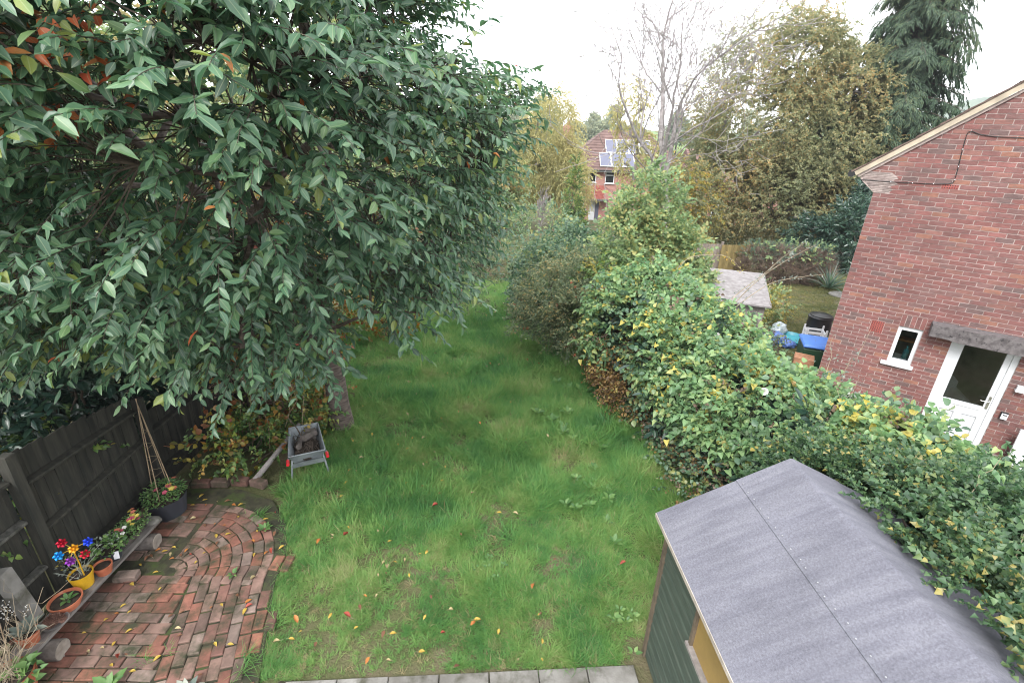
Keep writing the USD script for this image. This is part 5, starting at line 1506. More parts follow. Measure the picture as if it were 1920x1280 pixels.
flat('yellow_glaze', (0.496, 0.288, 0.016), .35, vary=.06)
flat('dark_pot', (0.02, 0.022, 0.028), .5)
flat('label_white', (0.600, 0.608, 0.640), .5, vary=.03)
flat('flower_pink', (0.343, 0.062, 0.100), .6)
flat('flower_orange', (0.387, 0.125, 0.075), .6)
flat('flower_yellow', (0.387, 0.312, 0.062), .6)
flat('flower_white', (0.468, 0.462, 0.437), .6)


def plant_in(t, seed, x0, z0, r, h, n, leaf, look, w_=.3, tmpl=SMALL, name='leaves', up=.6):
    rr = np.random.default_rng(seed)
    a = rr.uniform(0, 6.28, n)
    q = np.sqrt(rr.random(n))[:, None] * r * np.stack([np.cos(a), np.sin(a)], 1)
    p = np.column_stack([q[:, 0] + x0, q[:, 1], z0 + h * rr.random(n) * (1 - .45 * (np.linalg.norm(q, axis=1) / r) ** 2)])
    l = leaf * rr.uniform(.6, 1.2, n)
    return obj(name, leaf_mesh(p, np.column_stack([q / r, np.full(n, up * .4)]) + rr.normal(0, .45, (n, 3)), rr.normal(0, .5, (n, 3)) + [0, 0, 1], l, l * w_, tmpl), LOOK[look], t, smooth=True, kind='stuff')


def blossoms(t, seed, x0, z0, r, h, n, look, size=.02):
    rr = np.random.default_rng(seed)
    for k in range(n):
        a, q = rr.uniform(0, 6.28), r * math.sqrt(rr.random())
        ms = []
        nrm = unit(np.array([.3 * math.cos(a), .3 * math.sin(a) - .1, 1.0]))
        u = unit(np.cross(nrm, [0, 1, .2]))
        v_ = np.cross(nrm, u)
        an_ = np.arange(5) * 2 * math.pi / 5
        c = np.array([x0 + q * math.cos(a), q * math.sin(a), z0 + h * rr.uniform(.75, 1.1)])
        obj('blossom', leaf_mesh(np.tile(c, (5, 1)), u * np.cos(an_)[:, None] + v_ * np.sin(an_)[:, None] + nrm * .3, np.tile(nrm, (5, 1)), size, size * .5, LEAF), LOOK[look], t, smooth=True)


t = pot('terracotta_pot', 'small terracotta pot with silvery leaves at the near end of the plank', -4.27, 2.99, PZ, .085, .125, 'terracotta', rim=.008)
obj('rosette', moved(rosette(71, 16, .15, .22), (0, 0, .12)), LOOK['silver_leaf'], t, smooth=True)
rr = np.random.default_rng(72)
for k in range(5):
    tip = np.array([rr.normal(-.06, .09), rr.normal(.05, .08), rr.uniform(.35, .5)])
    st = branch_path(np.array([0, 0, .12]), tip, rr, .05, 6, .05)
    s_ = obj('seed_stalk', tube(st, np.linspace(.0022, .0014, 6), 4), LOOK['dead_stem'], t)
    obj('seed_head', cat(*[moved(trimesh.creation.icosphere(0, .006), tuple(st[3] * (1 - f) + st[5] * f + rr.normal(0, .008, 3))) for f in np.linspace(0, 1, 8)]), LOOK['flower_white'], s_)
mat_noise('cone_brown', (0.10, 0.05, 0.035), (0.24, 0.13, 0.10), 30, .85)
t = thing('cone_dish', 'shallow pale dish holding pine cones on the plank', 'dish', None, (-4.20, 3.175, PZ))
obj('dish', revolve([(0, 0), (.06, 0), (.105, .035), (.098, .036), (.056, .008), (0, .008)], 24), LOOK['weathered_timber'], t, smooth=35)
for k, (x, y, z, tx) in enumerate(((-.035, .02, .045, .6), (.04, .03, .045, -.7), (.0, -.045, .045, 1.2), (.0, .0, .095, .4), (-.05, -.03, .05, 2.0))):
    c = thing('pine_cone', ['brown pine cone at the back left of the pale dish', 'brown pine cone at the right of the pale dish', 'brown pine cone at the front of the pale dish', 'brown pine cone on top of the pile in the dish', 'brown pine cone at the left of the pale dish'][k], 'pine cone', None, (-4.20 + x, 3.175 + y, PZ + z), tx)
    rr = np.random.default_rng(80 + k)
    a = np.arange(46) * 2.399
    zz_ = np.linspace(-.04, .04, 46)
    rad_ = .026 * np.sqrt(np.clip(1 - (zz_ / .046) ** 2, 0.05, 1))
    ctr = np.stack([zz_, rad_ * np.cos(a) * .5, rad_ * np.sin(a) * .5], 1)
    axs = np.stack([np.full(46, .5), np.cos(a), np.sin(a)], 1)
    obj('scales', leaf_mesh(ctr, axs, np.stack([np.full(46, 1.0), -np.cos(a) * .4, -np.sin(a) * .4], 1), .028, .011, HEART), LOOK['cone_brown'], c, kind='stuff')
t = pot('terracotta_bowl', 'wide terracotta bowl with one small green plant on the plank', -4.245, 3.36, PZ, .135, .095, 'terracotta', .72, .008, .8)
obj('rosette', moved(rosette(75, 9, .075, .25), (.02, .0, .075)), LOOK['weed_leaf'], t, smooth=True)
t = pot('yellow_pot', 'bright yellow pot with thin grey stems on the plank', -4.275, 3.605, PZ, .105, .165, 'yellow_glaze', .72, 0, .9)
rr = np.random.default_rng(76)
obj('stems', cat(*[tube(branch_path(np.array([rr.normal(0, .03), rr.normal(0, .03), .13]), np.array([rr.normal(-.03, .1), rr.normal(0, .09), rr.uniform(.25, .38)]), rr, .05, 5, .05), .0022, 4) for k in range(16)]), LOOK['silver_leaf'], t, kind='stuff')
plant_in(t, 77, -.03, .20, .14, .16, 60, .03, 'silver_leaf')
plant_in(t, 78, -.05, .28, .10, .10, 26, .028, 'golden_leaf', name='yellow_leaves')
# pinwheel flower
HUES = {'red': (0.55, 0.01, 0.04), 'blue': (0.02, 0.06, 0.60), 'gold': (0.75, 0.33, 0.02), 'crimson': (0.40, 0.01, 0.03), 'sky': (0.02, 0.28, 0.72), 'purple': (0.22, 0.04, 0.30), 'green': (0.02, 0.30, 0.06)}
for k, c in HUES.items():
    flat(f'foil_{k}', c, .22, .6, .75, vary=.25, scale=60)
t = thing('pinwheel', 'garden pinwheel of seven shiny coloured foil flowers standing in the yellow pot', 'pinwheel', None, (-4.255, 3.61, PZ))
obj('stake', tube([(.03, -.02, .1), (.02, -.01, .3), (.0, .0, .50)], .006, 8), LOOK['yellow_glaze'], t, smooth=True)
fwd = unit(np.array([.75, -.55, .45]))
uu = unit(np.cross([0, 0, 1.0], fwd))
vv_ = np.cross(fwd, uu)
cn = np.array([.02, -.01, .50])
for k, hue in enumerate(HUES):
    a = 2 * math.pi * (k - 1) / 6
    c = cn + (0 if hue == 'gold' else .115) * (uu * math.cos(a) + vv_ * math.sin(a)) + fwd * .02
    if hue != 'gold':
        obj('wire', tube(curve([tuple(cn), tuple((cn + c) / 2 - fwd * .01), tuple(c - fwd * .012)], 3), .0028, 5), LOOK['yellow_glaze'], t)
    an_ = np.arange(6) * math.pi / 3 + .2 * k
    d_ = uu * np.cos(an_)[:, None] + vv_ * np.sin(an_)[:, None]
    f_ = obj('foil_flower', leaf_mesh(np.tile(c, (6, 1)), d_ + fwd * .25, np.tile(fwd, (6, 1)) + np.cross(d_, fwd) * .55, .046, .021, LEAF), LOOK[f'foil_{hue}'], t, label=f'{hue} foil flower')
    obj('hub', moved(trimesh.creation.icosphere(1, .008), tuple(c + fwd * .004)), LOOK[f'foil_{hue}'], f_, smooth=True)
pot('terracotta_pot', 'small empty terracotta pot beside the yellow pot', -4.195, 3.765, PZ, .085, .105, 'terracotta', .75, .008, .85)
t = pot('black_pot', 'small black pot with a leafy plant and white label tag', -4.25, 3.955, PZ, .10, .12, 'dark_pot', .8)
plant_in(t, 81, -.02, .12, .15, .14, 120, .045, 'weed_leaf', .4, LEAF)
plant_in(t, 82, -.03, .16, .12, .14, 60, .03, 'silver_leaf', .3, name='grey_leaves')
obj('label_tag', moved(bx(-.025, .025, -.001, .001, 0, .085), (.10, -.06, .05), rz=.45, rx=-.25), LOOK['label_white'], t)
t = thing('flower_trough', 'bark-sided trough packed with pink, orange and yellow flowers', 'planter', None, (-4.26, 4.25, PZ), .0)
tr_ = moved(revolve([(0, 0), (.085, 0), (.12, .10), (.11, .10), (.078, .012), (0, .012)], 20), (0, 0, 0))
tr_.apply_transform(np.diag([.9, 1.75, 1, 1]))
obj('body', tr_, LOOK['log_bark'], t, smooth=35)
sl_ = moved(revolve([(0, .085), (.1, .08), (.1, .05), (0, .05)], 16))
sl_.apply_transform(np.diag([.9, 1.7, 1, 1]))
obj('soil', sl_, LOOK['soil'], t)
for k, yo in enumerate((-.12, 0, .12)):
    m = plant_in(t, 85 + k, 0, .09, .135, .14, 210, .032, 'weed_leaf')
    UsdGeom.Xformable(m).AddTranslateOp().Set(Gf.Vec3d(0, yo, 0))
for k, (lk, n_) in enumerate((('flower_orange', 6), ('flower_yellow', 7), ('flower_pink', 4), ('flower_white', 2))):
    rr = np.random.default_rng(190 + k)
    for q in range(n_):
        blossoms(t, 400 + k * 20 + q, rr.normal(.02, .05), .13, .03, .10, 1, lk, .026)
        pr = stage.GetPrimAtPath(numbered.last) if hasattr(numbered, 'last') else None
        last = [c for c in t.GetPrim().GetChildren() if c.GetName().startswith('blossom')][-1]
        UsdGeom.Xformable(last).AddTranslateOp().Set(Gf.Vec3d(0, float(rr.uniform(-.19, .19)), 0))
st = trimesh.creation.icosphere(2, .09)
v = st.vertices.copy()
v *= (1 + .5 * (meshkit.fbm(v * 14, 3, 4) - .5))[:, None]
st.vertices = v * np.array([1.1, .8, .5])
single('flint_stone', moved(st, (-4.17, 4.47, PZ + .038)), LOOK['slab_concrete'], 'lumpy pale stone on the far end of the plank', 'stone', smooth=35)

# black tub with obelisk
t = pot('black_tub', 'large black plastic tub of flowering plants at the far end of the fence panel', -4.28, 4.87, .02, .235, .27, 'dark_pot', .82, 0, .92)
plant_in(t, 91, 0, .25, .23, .20, 520, .05, 'weed_leaf', .22)
for k, (lk, n_) in enumerate((('flower_yellow', 5), ('flower_pink', 3), ('flower_orange', 3))):
    blossoms(t, 600 + k, .09, .27, .14, .16, n_, lk, .032)
ob = thing('cane_obelisk', 'tripod of bamboo canes tied at the top standing in the black tub', 'plant support', None, (-4.28, 4.87, .02))
apex = np.array([-.13, .16, 1.50])
feet = [np.array([.13 * math.cos(a), .13 * math.sin(a), .22]) for a in (.1, 1.7, 3.3, 4.9)]
for f_ in feet:
    obj('cane', tube([f_, (f_ + apex) / 2, apex + (apex - f_) * .04], [.0055, .005, .004], 6), LOOK['cane'], ob, smooth=True)
for f in (.14, .28, .42, .56, .7):
    for k in range(4):
        a_, b_ = feet[k], feet[(k + 1) % 4]
        obj('string', tube([a_ + (apex - a_) * f, b_ + (apex - b_) * (f + .03)], .0016, 4), LOOK['cane'], ob)

# concrete post leaning on the fence
single('concrete_post', moved(chamfer_box(.10, .115, .64, .008), (-4.46, 3.19, .54), rz=.1, ry=-.13), LOOK['slab_concrete'], 'short concrete post leaning on the fence behind the pots', 'post')

# dead climber in a pot at the bottom left corner
t = pot('terracotta_pot', 'terracotta pot holding a dead wiry plant in the bottom left corner', -4.15, 2.66, .02, .17, .25, 'terracotta', .74, .012, .9)
rr = np.random.default_rng(97)
wires = []
for k in range(70):
    tip = np.array([rr.normal(-.10, .20), rr.normal(.06, .22), rr.uniform(.25, .85)])
    wires.append(tube(branch_path(np.array([rr.normal(0, .05), rr.normal(0, .05), .23]), tip, rr, .12, 7, .09), np.linspace(.0028, .0012, 7), 4, cap=False))
obj('dead_stems', cat(*wires), LOOK['dead_stem'], t, kind='stuff')
plant_in(t, 98, .12, .22, .13, .12, 34, .085, 'weed_leaf', .42, HEART)
for k in range(2):
    obj('cane', tube([(-.05 + .1 * k, 0, .2), (-.26 - .05 * k, .28 + .12 * k, 1.0)], .005, 6), LOOK['cane'], t)

# ------------------------------------------------------------------ wheelbarrow with garden waste
mat_noise('galvanised_tray', (0.160, 0.180, 0.196), (0.264, 0.284, 0.300), 6, .5, .2, 40, metallic=.35, spots=((0.128, 0.096, 0.072), 8, .62, .75))
flat('grip_red', (0.45, 0.012, 0.02), .4)
wb = thing('wheelbarrow', 'grey metal wheelbarrow with red grips beside the cherry trunk', 'wheelbarrow', None, (-2.775, 5.63, 0), .445)


def tray_shell():
    top = [(-.235, 0, .43), (.235, 0, .43), (.20, .70, .46), (-.20, .70, .46)]
    bot = [(-.17, .10, .22), (.17, .10, .22), (.13, .50, .22), (-.13, .50, .22)]
    v = np.array(top + bot)
    c = v.mean(0)
    inn = v.copy()
    inn[:4] = (v[:4] - [0, .35, 0]) * [.96, .965, 1] + [0, .35, 0]
    inn[4:] = (v[4:] - [0, .3, 0]) * [.96, .96, 1] + [0, .3, .008]
    V = np.vstack([v, inn])
    q = []
    for k in range(4):
        b = (k + 1) % 4
        q += [(k, b, b + 4, k + 4), (8 + b, 8 + k, 12 + k, 12 + b), (k, 8 + k, 8 + b, b)]
    q += [(4, 5, 6, 7), (15, 14, 13, 12)]
    q = np.array(q)
    m = trimesh.Trimesh(V, np.vstack([q[:, [0, 1, 2]], q[:, [0, 2, 3]]]), process=False)
    m.fix_normals()
    return m


tp = obj('tray', tray_shell(), LOOK['galvanised_tray'], wb)
rim = np.array([(-.235, 0, .43), (.235, 0, .43), (.20, .70, .46), (-.20, .70, .46), (-.235, 0, .43)])
for k in range(4):
    obj('rim', tube(rim[k:k + 2], .011, 8), LOOK['galvanised_tray'], tp, smooth=True)
for s in (-1, 1):
    obj('frame_tube', tube(curve([(s * .25, -.12, .42), (s * .24, .02, .40), (s * .16, .25, .205), (s * .12, .55, .20), (s * .05, .92, .17)], 4), .014, 8), LOOK['galvanised_tray'], wb, smooth=True)
    obj('grip', tube([(s * .252, -.17, .425), (s * .25, -.06, .418)], .021, 10), LOOK['grip_red'], wb, smooth=40)
    obj('leg', tube(curve([(s * .20, .10, .31), (s * .225, .04, .16), (s * .245, .02, .0)], 3), .013, 8), LOOK['galvanised_tray'], wb, smooth=True)
obj('front_plate', moved(bx(-.205, .205, -.004, .004, -.04, .04), (0, .045, .24), rx=.25), LOOK['galvanised_tray'], wb)
wl = obj('wheel', moved(trimesh.creation.torus(.13, .04, major_sections=24, minor_sections=10), (0, .92, .17), ry=math.pi / 2), LOOK['black_plastic'], wb, smooth=True)
obj('rim', moved(trimesh.creation.cylinder(.10, .03, sections=20), (0, .92, .17), ry=math.pi / 2), LOOK['galvanised_tray'], wl)
wr = np.random.default_rng(111)
RZ = np.array([[math.cos(.445), -math.sin(.445)], [math.sin(.445), math.cos(.445)]])


def in_tray(x, y, z):
    q = RZ @ np.array([x, y])
    return np.array([q[0] - 2.775, q[1] + 5.63, z])


tw = []
for k in range(110):
    c = in_tray(wr.uniform(-.15, .15), wr.uniform(.1, .6), wr.uniform(.30, .45))
    d_ = unit(wr.normal(0, 1, 3) * [1, 1, .35]) * wr.uniform(.06, .2)
    tw.append(tube([c - d_ * .5, c + wr.normal(0, .012, 3), c + d_ * .5], wr.uniform(.003, .008), 4))
heap = trimesh.creation.icosphere(3, 1.0)
v = heap.vertices * np.array([.165, .27, .10])
v *= (1 + .5 * (meshkit.fbm(heap.vertices * 3.5, 4, 6) - .5))[:, None]
v = np.stack([v[:, 0], v[:, 1] + .33, v[:, 2] + .30], 1)
heap.vertices = np.stack([*(RZ @ v[:, :2].T), v[:, 2]], 1) + np.array([-2.775, 5.63, 0])
hp = thing('garden_waste', 'heap of dark twigs and soil filling the wheelbarrow', 'garden waste')
obj('soil', heap, LOOK['soil'], hp, smooth=True)
obj('twigs', cat(*tw), LOOK['bark_brown'], hp, kind='stuff')
for k, (x, y, z, L, r_, a, lb) in enumerate(((.06, .42, .44, .24, .05, 1.2, 'thick bark log on top of the wheelbarrow load'), (-.08, .30, .43, .26, .035, 1.9, 'thin log lying lengthwise in the wheelbarrow load'), (.09, .56, .42, .16, .045, .3, 'stubby log at the far end of the wheelbarrow'))):
    c = trimesh.creation.cylinder(r_, L, sections=14).subdivide()
    v = c.vertices
    c.vertices = v * (1 + .35 * (meshkit.fbm(v * 22, 3, k) - .5))[:, None]
    p = in_tray(x, y, z)
    single('cut_log', moved(c, tuple(p), rx=0, ry=math.pi / 2 + .15, rz=a), LOOK['log_bark'], lb, 'log', smooth=50)
for k, (a_, b_, lb) in enumerate((((-3.50, 5.43, .05), (-3.18, 6.35, .42), 'grey pole lying at the end of the brick edging'), ((-3.0, 6.05, .30), (-3.12, 5.95, .78), 'thin dark stick poking out of the wheelbarrow'))):
    single('branch', tube(curve([a_, tuple((np.array(a_) + b_) / 2 + [.02, 0, .02]), b_], 5), np.linspace(.04, .032, 11) if k == 0 else np.linspace(.012, .005, 11), 9), LOOK['bark_grey' if k == 0 else 'bark_brown'], lb, 'branch', smooth=True)
for k in range(7):
    a_ = np.array([-4.1 + .16 * k, 6.2 + .1 * (k % 3), 0])
    single('dead_stalk', tube(branch_path(a_, a_ + np.array([wr.normal(0, .12), wr.normal(0, .12), wr.uniform(.7, 1.3)]), wr, .0, 6, .03), np.linspace(.007, .003, 6), 5), LOOK['cane'], 'thin upright dead stalk standing behind the autumn bush', 'stalk', 'dead stalks behind the autumn bush', smooth=True)

# ------------------------------------------------------------------ flowers, stalks and canes on the hedge
bf_mesh = revolve([(.004, -.045), (.006, -.02), (.014, -.004), (.030, .008), (.037, .006), (.0375, .009), (.030, .0115), (.013, .0), (.004, -.018), (0, -.018)], 20)
for k, (x, y, z, lb) in enumerate([(3.02, 5.22, 1.86, 'white bindweed trumpet above the middle of the hedge, level with the bin'), (2.55, 6.55, 1.42, 'white bindweed trumpet low on the lawn side of the hedge'), (1.98, 8.75, 1.52, 'white bindweed trumpet at the far left end of the hedge'), (2.72, 8.05, 1.72, 'white bindweed trumpet on the far top of the hedge'), (3.25, 7.3, 1.72, 'white bindweed trumpet in front of the flat felt roof'), (3.88, 4.1, 1.76, 'white bindweed trumpet below the white door')]):
    d_ = unit(np.array([-.35 * x / 3, -.9, .55]))
    T = np.eye(4)
    T[:3, 2] = d_
    T[:3, 0] = unit(np.cross([0, 0, 1.0], d_))
    T[:3, 1] = np.cross(T[:3, 2], T[:3, 0])
    T[:3, 3] = (x, y, z)
    m = bf_mesh.copy()
    m.apply_scale(1.25)
    m.apply_transform(T)
    f_ = thing('bindweed_flower', lb, 'flower')
    obj('trumpet', m, LOOK['flower_white'], f_, smooth=50)
    obj('stalk', tube([np.array([x, y, z]) - d_ * .05, np.array([x, y, z]) - d_ * .14 + [0, 0, -.06]], .0025, 5), LOOK['weed_leaf'], f_)
sr = np.random.default_rng(131)
for k, (base_, tip, lb) in enumerate((((3.85, 5.55, 1.3), (3.84, 5.52, 2.50), 'tall dry stalk with fluffy white seed heads against the brick wall'), ((3.95, 5.5, 1.3), (4.18, 5.42, 2.62), 'leaning dry stalk with sparse seed heads left of the small window'), ((3.9, 5.2, 1.3), (3.99, 5.1, 2.15), 'short dry stalk with grey seed fluff above the hedge'))):
    sk_ = thing('seed_stalk', lb, 'plant')
    p = branch_path(np.array(base_), np.array(tip), sr, .03, 9, .03)
    obj('stem', tube(p, np.linspace(.006, .002, 9), 5), LOOK['dead_stem'], sk_, smooth=True)
    ms = []
    for q in range(46):
        c = p[sr.integers(5, 9)] + sr.normal(0, .05, 3) * [1.3, 1, .6]
        ms.append(np.array(c))
    ms = np.array(ms)
    obj('seed_heads', leaf_mesh(ms, sr.normal(0, 1, (46, 3)), sr.normal(0, 1, (46, 3)), .020, .004, SMALL), LOOK['silver_leaf'], sk_, kind='stuff')
    n = 30
    c = p[sr.integers(1, 7, n)] + sr.normal(0, .04, (n, 3))
    obj('leaves', leaf_mesh(c, sr.normal(0, 1, (n, 3)), sr.normal(0, .5, (n, 3)) + [0, 0, 1], .05, .012, SMALL), LOOK['silver_leaf'], sk_, kind='stuff')
for k, (pts_, lb) in enumerate((([(3.6, 8.6, 1.3), (4.19, 8.8, 2.03), (4.51, 8.8, 2.34), (4.81, 8.8, 2.69), (5.16, 8.8, 2.97)], 'upper arching bramble cane reaching over the dead hedge'), ([(4.0, 8.9, 1.4), (4.62, 9.0, 2.26), (5.02, 9.0, 2.6), (5.44, 9.0, 2.87)], 'second arching bramble cane just below the upper one'), ([(3.7, 8.6, 1.2), (4.32, 8.8, 1.88), (4.73, 8.8, 2.2), (5.19, 8.8, 2.32), (5.61, 8.8, 2.38)], 'lowest arching bramble cane pointing at the spiky plant'), ([(2.84, 9.0, 1.6), (3.0, 9.0, 2.3), (3.27, 9.0, 2.59), (3.75, 9.0, 2.63), (4.19, 9.0, 2.37)], 'bramble cane arching in front of the fence panel'))):
    sk_ = thing('bramble_cane', lb, 'bramble')
    p = curve(pts_, 5)
    obj('cane', tube(p, np.linspace(.009, .003, len(p)), 6), LOOK['dead_stem'], sk_, smooth=True)
    n = 46
    c = p[sr.integers(len(p) // 3, len(p), n)] + sr.normal(0, .03, (n, 3))
    obj('leaves', leaf_mesh(c, sr.normal(0, 1, (n, 3)), sr.normal(0, .5, (n, 3)) + [0, 0, 1], .045, .014, SMALL), LOOK['golden_leaf' if k == 3 else 'silver_leaf'], sk_, kind='stuff')

# ------------------------------------------------------------------ neighbour's yard
mat_noise('hut_felt', (0.173, 0.160, 0.163), (0.269, 0.256, 0.259), 10, .95, .6, 70)
hut = thing('felt_roof_hut', 'low hut with a flat grey felt roof behind the hedge', 'hut', None, (6.3, 12.3, 0), math.atan2(.31, -.95))
hz = G(5.4, 12)
shrub('twiggy_bush', 'straggly grey-green bush growing against the front of the low hut', 'bush', [((5.2, 10.45, .05), (.6, .4, .75)), ((4.55, 10.7, .25), (.55, .5, .85)), ((5.95, 10.75, -.2), (.45, .4, .55))], 900, SP_APPLE + SP_BRAM[:2] + SP_DRY, 214, (5.2, 10.5, 0), 12, .012, rough=.5, up=.5)
obj('roof', moved(chamfer_box(2.1, 1.9, .05, .008), (1.0, .86, 1.27), rx=-.155), LOOK['hut_felt'], hut)
obj('roof_edge', moved(bx(-.045, -.02, -.05, 1.75, 1.10, 1.19), (0, 0, 0)), LOOK['weathered_timber'], hut)
obj('wall', bx(.05, 1.95, .1, 1.65, hz - .1, 1.08), LOOK['weathered_timber'], hut)
for k, (x, lb) in enumerate(((8.35, 0), (9.75, 1))):
    fp = thing('fence_panel', ['weathered brown fence panel beyond the flat felt roof', 'mossy brown fence panel next to the dead hedge'][k], 'fence', None, (x, 21.8, G(x, 21.8)), .12)
    mat_noise(f'panel_wood_{k}', ((.16, .13, .11), (.13, .10, .04))[k], ((.29, .25, .22), (.22, .17, .07))[k], 4, .9, .4, 30, stretch=(8, 8, 1), island=.2)
    for q in range(10):
        obj('board', moved(chamfer_box(.142, .02, 1.5, .003, sr, .003), (-.62 + q * .142, (q % 2) * .012, .8)), LOOK[f'panel_wood_{k}'], fp)
    for z in (.3, 1.25):
        obj('rail', bx(-.7, .74, .03, .07, z - .03, z + .03), LOOK[f'panel_wood_{k}'], fp)
    obj('post', bx(.76, .85, -.02, .07, -.1, 1.65), LOOK[f'panel_wood_{k}'], fp)
SP_TWIG = [twiggy(700 + k, 9, .34, 'dry_leaf', .006) for k in range(2)] + [(sprig(710 + k, 12, .3, .05, .3, SMALL, .2, 1, .3), LOOK['dry_leaf'], True) for k in range(2)]
gz_ = G(11.7, 21.3)
dh = shrub('dead_hedge', 'clipped brown half-dead hedge with a green top in the neighbouring yard', 'hedge', [((10.6 + .85 * k, 21.5, gz_ + .62), (.75, .62, .82)) for k in range(4)], 1700, SP_TWIG, 211, (11.7, 21.5, 0), 6, .02, lo=.7, rough=.15, gap=.3)
foliage('green_top', [((10.6 + .85 * k, 21.6, gz_ + 1.30), (.75, .6, .35)) for k in range(4)], 700, SP_PRIVET + SP_HAZEL[:1], dh, 212, rough=.2)
sp = thing('spiky_plant', 'clump of long grey-green sword leaves beside the brick house corner', 'plant', None, (13.35, 20.4, G(13.35, 20.4)))
for k in range(70):
    a = sr.uniform(0, 6.28)
    th = sr.uniform(.1, 1.15)
    d_ = np.array([math.cos(a) * math.sin(th), math.sin(a) * math.sin(th), math.cos(th)])
    L = sr.uniform(.8, 1.35)
    obj('sword_leaf', leaf_mesh([np.array([.05 * math.cos(a), .05 * math.sin(a), .05])], [d_], [np.array([-math.cos(a) * math.cos(th), -math.sin(a) * math.cos(th), math.sin(th)])], L, .028, BLADE), LOOK['silver_leaf' if k % 3 == 0 else 'privet_leaf'], sp, smooth=True)
single('stepping_stone', moved(revolve([(0, 0), (.5, 0), (.52, .03), (.48, .06), (0, .065)], 20), (13.3, 19.3, G(13.3, 19.3))), LOOK['slab_concrete'], 'round pale stepping stone in front of the spiky plant', 'stone', smooth=35)
shrub('yard_shrub', 'small yellow-green shrub on the slope behind the black bin', 'bush', [((7.2, 14.8, -.2), (.9, .8, .6)), ((8.2, 15.5, -.4), (.8, .7, .5))], 700, SP_GOLD + SP_HAZEL[:2], 213, (7.6, 15, 0), 5, .012)
t = thing('compost_bin', 'round black lidded compost bin in the neighbouring yard', 'bin', None, (9.0, 13.7, G(9, 13.7)))
obj('body', revolve([(0, 0), (.36, 0), (.31, .66), (0, .66)], 28), LOOK['black_plastic'], t, smooth=35)
obj('lid', revolve([(0, .66), (.335, .661), (.335, .70), (.30, .73), (.30, .75), (.1, .79), (0, .80)], 28), LOOK['black_plastic'], t, smooth=35)
flat('bin_green', (0.012, 0.045, 0.022), .4)
flat('bin_blue', (0.06, 0.17, 0.52), .4)
bz = G(6.88, 10.35) - .02
t = thing('wheelie_bin', 'dark green wheeled bin with a blue lid at the house corner', 'bin', None, (6.86, 10.35, bz), -.35)
m = chamfer_box(.56, .68, .94, .03)
v = m.vertices.copy()
f_ = (v[:, 2:] + .47) / .94
v[:, :2] *= .84 + .16 * f_
m.vertices = v + [0, 0, .52]
obj('body', m, LOOK['bin_green'], t)
l_ = chamfer_box(.60, .74, .07, .025)
v = l_.vertices.copy()
v[:, 2] += .05 * (1 - (v[:, 1] / .37) ** 2) * (v[:, 2] > 0) + 1.04
l_.vertices = v
lid = obj('lid', l_, LOOK['bin_blue'], t)
obj('hinge_bar', tube([(-.27, .40, 1.0), (.27, .40, 1.0)], .016, 8), LOOK['bin_green'], t)
for s in (-1, 1):
    obj('wheel', moved(trimesh.creation.cylinder(.10, .05, sections=20), (s * .26, .33, .10), ry=math.pi / 2), LOOK['black_plastic'], t, smooth=35)
flat('orange_wood', (0.30, 0.15, 0.085), .7, vary=.2, scale=9)
t = thing('slatted_crate', 'brown slatted wooden crate standing in front of the green bin', 'crate', None, (6.42, 9.92, G(6.42, 9.9)), -.5)
for k in range(5):
    obj('slat', bx(-.19, .19, -.17 + k * .075, -.12 + k * .075, .80, .82), LOOK['orange_wood'], t)
for sx, sy in ((-1, -1), (1, -1), (1, 1), (-1, 1)):
    obj('corner_post', bx(sx * .17 - .02, sx * .17 + .02, sy * .15 - .02, sy * .15 + .02, 0, .80), LOOK['orange_wood'], t)
for k in range(8):
    z0 = .03 + k * .097
    obj('side_board', bx(-.15, .15, -.176, -.1605, z0, z0 + .088), LOOK['orange_wood'], t)
    obj('side_board', bx(-.196, -.1805, -.13, .13, z0, z0 + .088), LOOK['orange_wood'], t)
t = thing('white_basket', 'white lattice storage basket standing behind the blue-lidded bin', 'basket', None, (7.55, 11.55, G(7.5, 11.5)), -.3)
for k in range(9):
    for s in (-1, 1):
        obj('slat', bx(-.2, .2, s * .17 - .006, s * .17 + .006, .10 + k * .098, .155 + k * .098), LOOK['white_plastic'], t)
        obj('slat', bx(s * .2 - .006, s * .2 + .006, -.162, .162, .10 + k * .098, .155 + k * .098), LOOK['white_plastic'], t)
for sx, sy in ((-1, -1), (1, -1), (1, 1), (-1, 1)):
    obj('corner_post', bx(sx * .208 - .018, sx * .208 + .018, sy * .178 - .018, sy * .178 + .018, 0, 1.02), LOOK['white_plastic'], t)
flat('turquoise', (0.040, 0.288, 0.360), .4)
flat('bag_blue', (0.064, 0.128, 0.352), .35, vary=.3, scale=20)
flat('sack_grey', (0.35, 0.40, 0.42), .3, vary=.3, scale=12)
single('turquoise_tray', moved(revolve([(0, 0), (.42, 0), (.47, .10), (.45, .10), (.40, .02), (0, .02)], 26), (8.1, 13.4, G(8.1, 13.4) + .03)), LOOK['turquoise'], 'round turquoise plastic tray beside the white basket', 'tray', smooth=35)
for k, (x, y, s, lb) in enumerate(((7.15, 13.7, .34, 'crumpled blue plastic bag nearest the flat felt roof'), (7.45, 13.1, .36, 'crumpled blue bag in the middle of the rubbish'), (7.75, 12.85, .22, 'small blue bag at the right of the rubbish'))):
    m = trimesh.creation.icosphere(3, 1.0)
    v = m.vertices * (1 + .7 * (meshkit.fbm(m.vertices * 2.6, 4, 60 + k) - .5))[:, None]
    m.vertices = v * np.array([s, s * .8, s * .55]) + [x, y, G(x, y) + s * .42]
    single('plastic_bag', m, LOOK['bag_blue'], lb, 'bag', smooth=True)
m = trimesh.creation.icosphere(3, 1.0)
v = m.vertices * (1 + .7 * (meshkit.fbm(m.vertices * 2.2, 4, 66) - .5))[:, None]
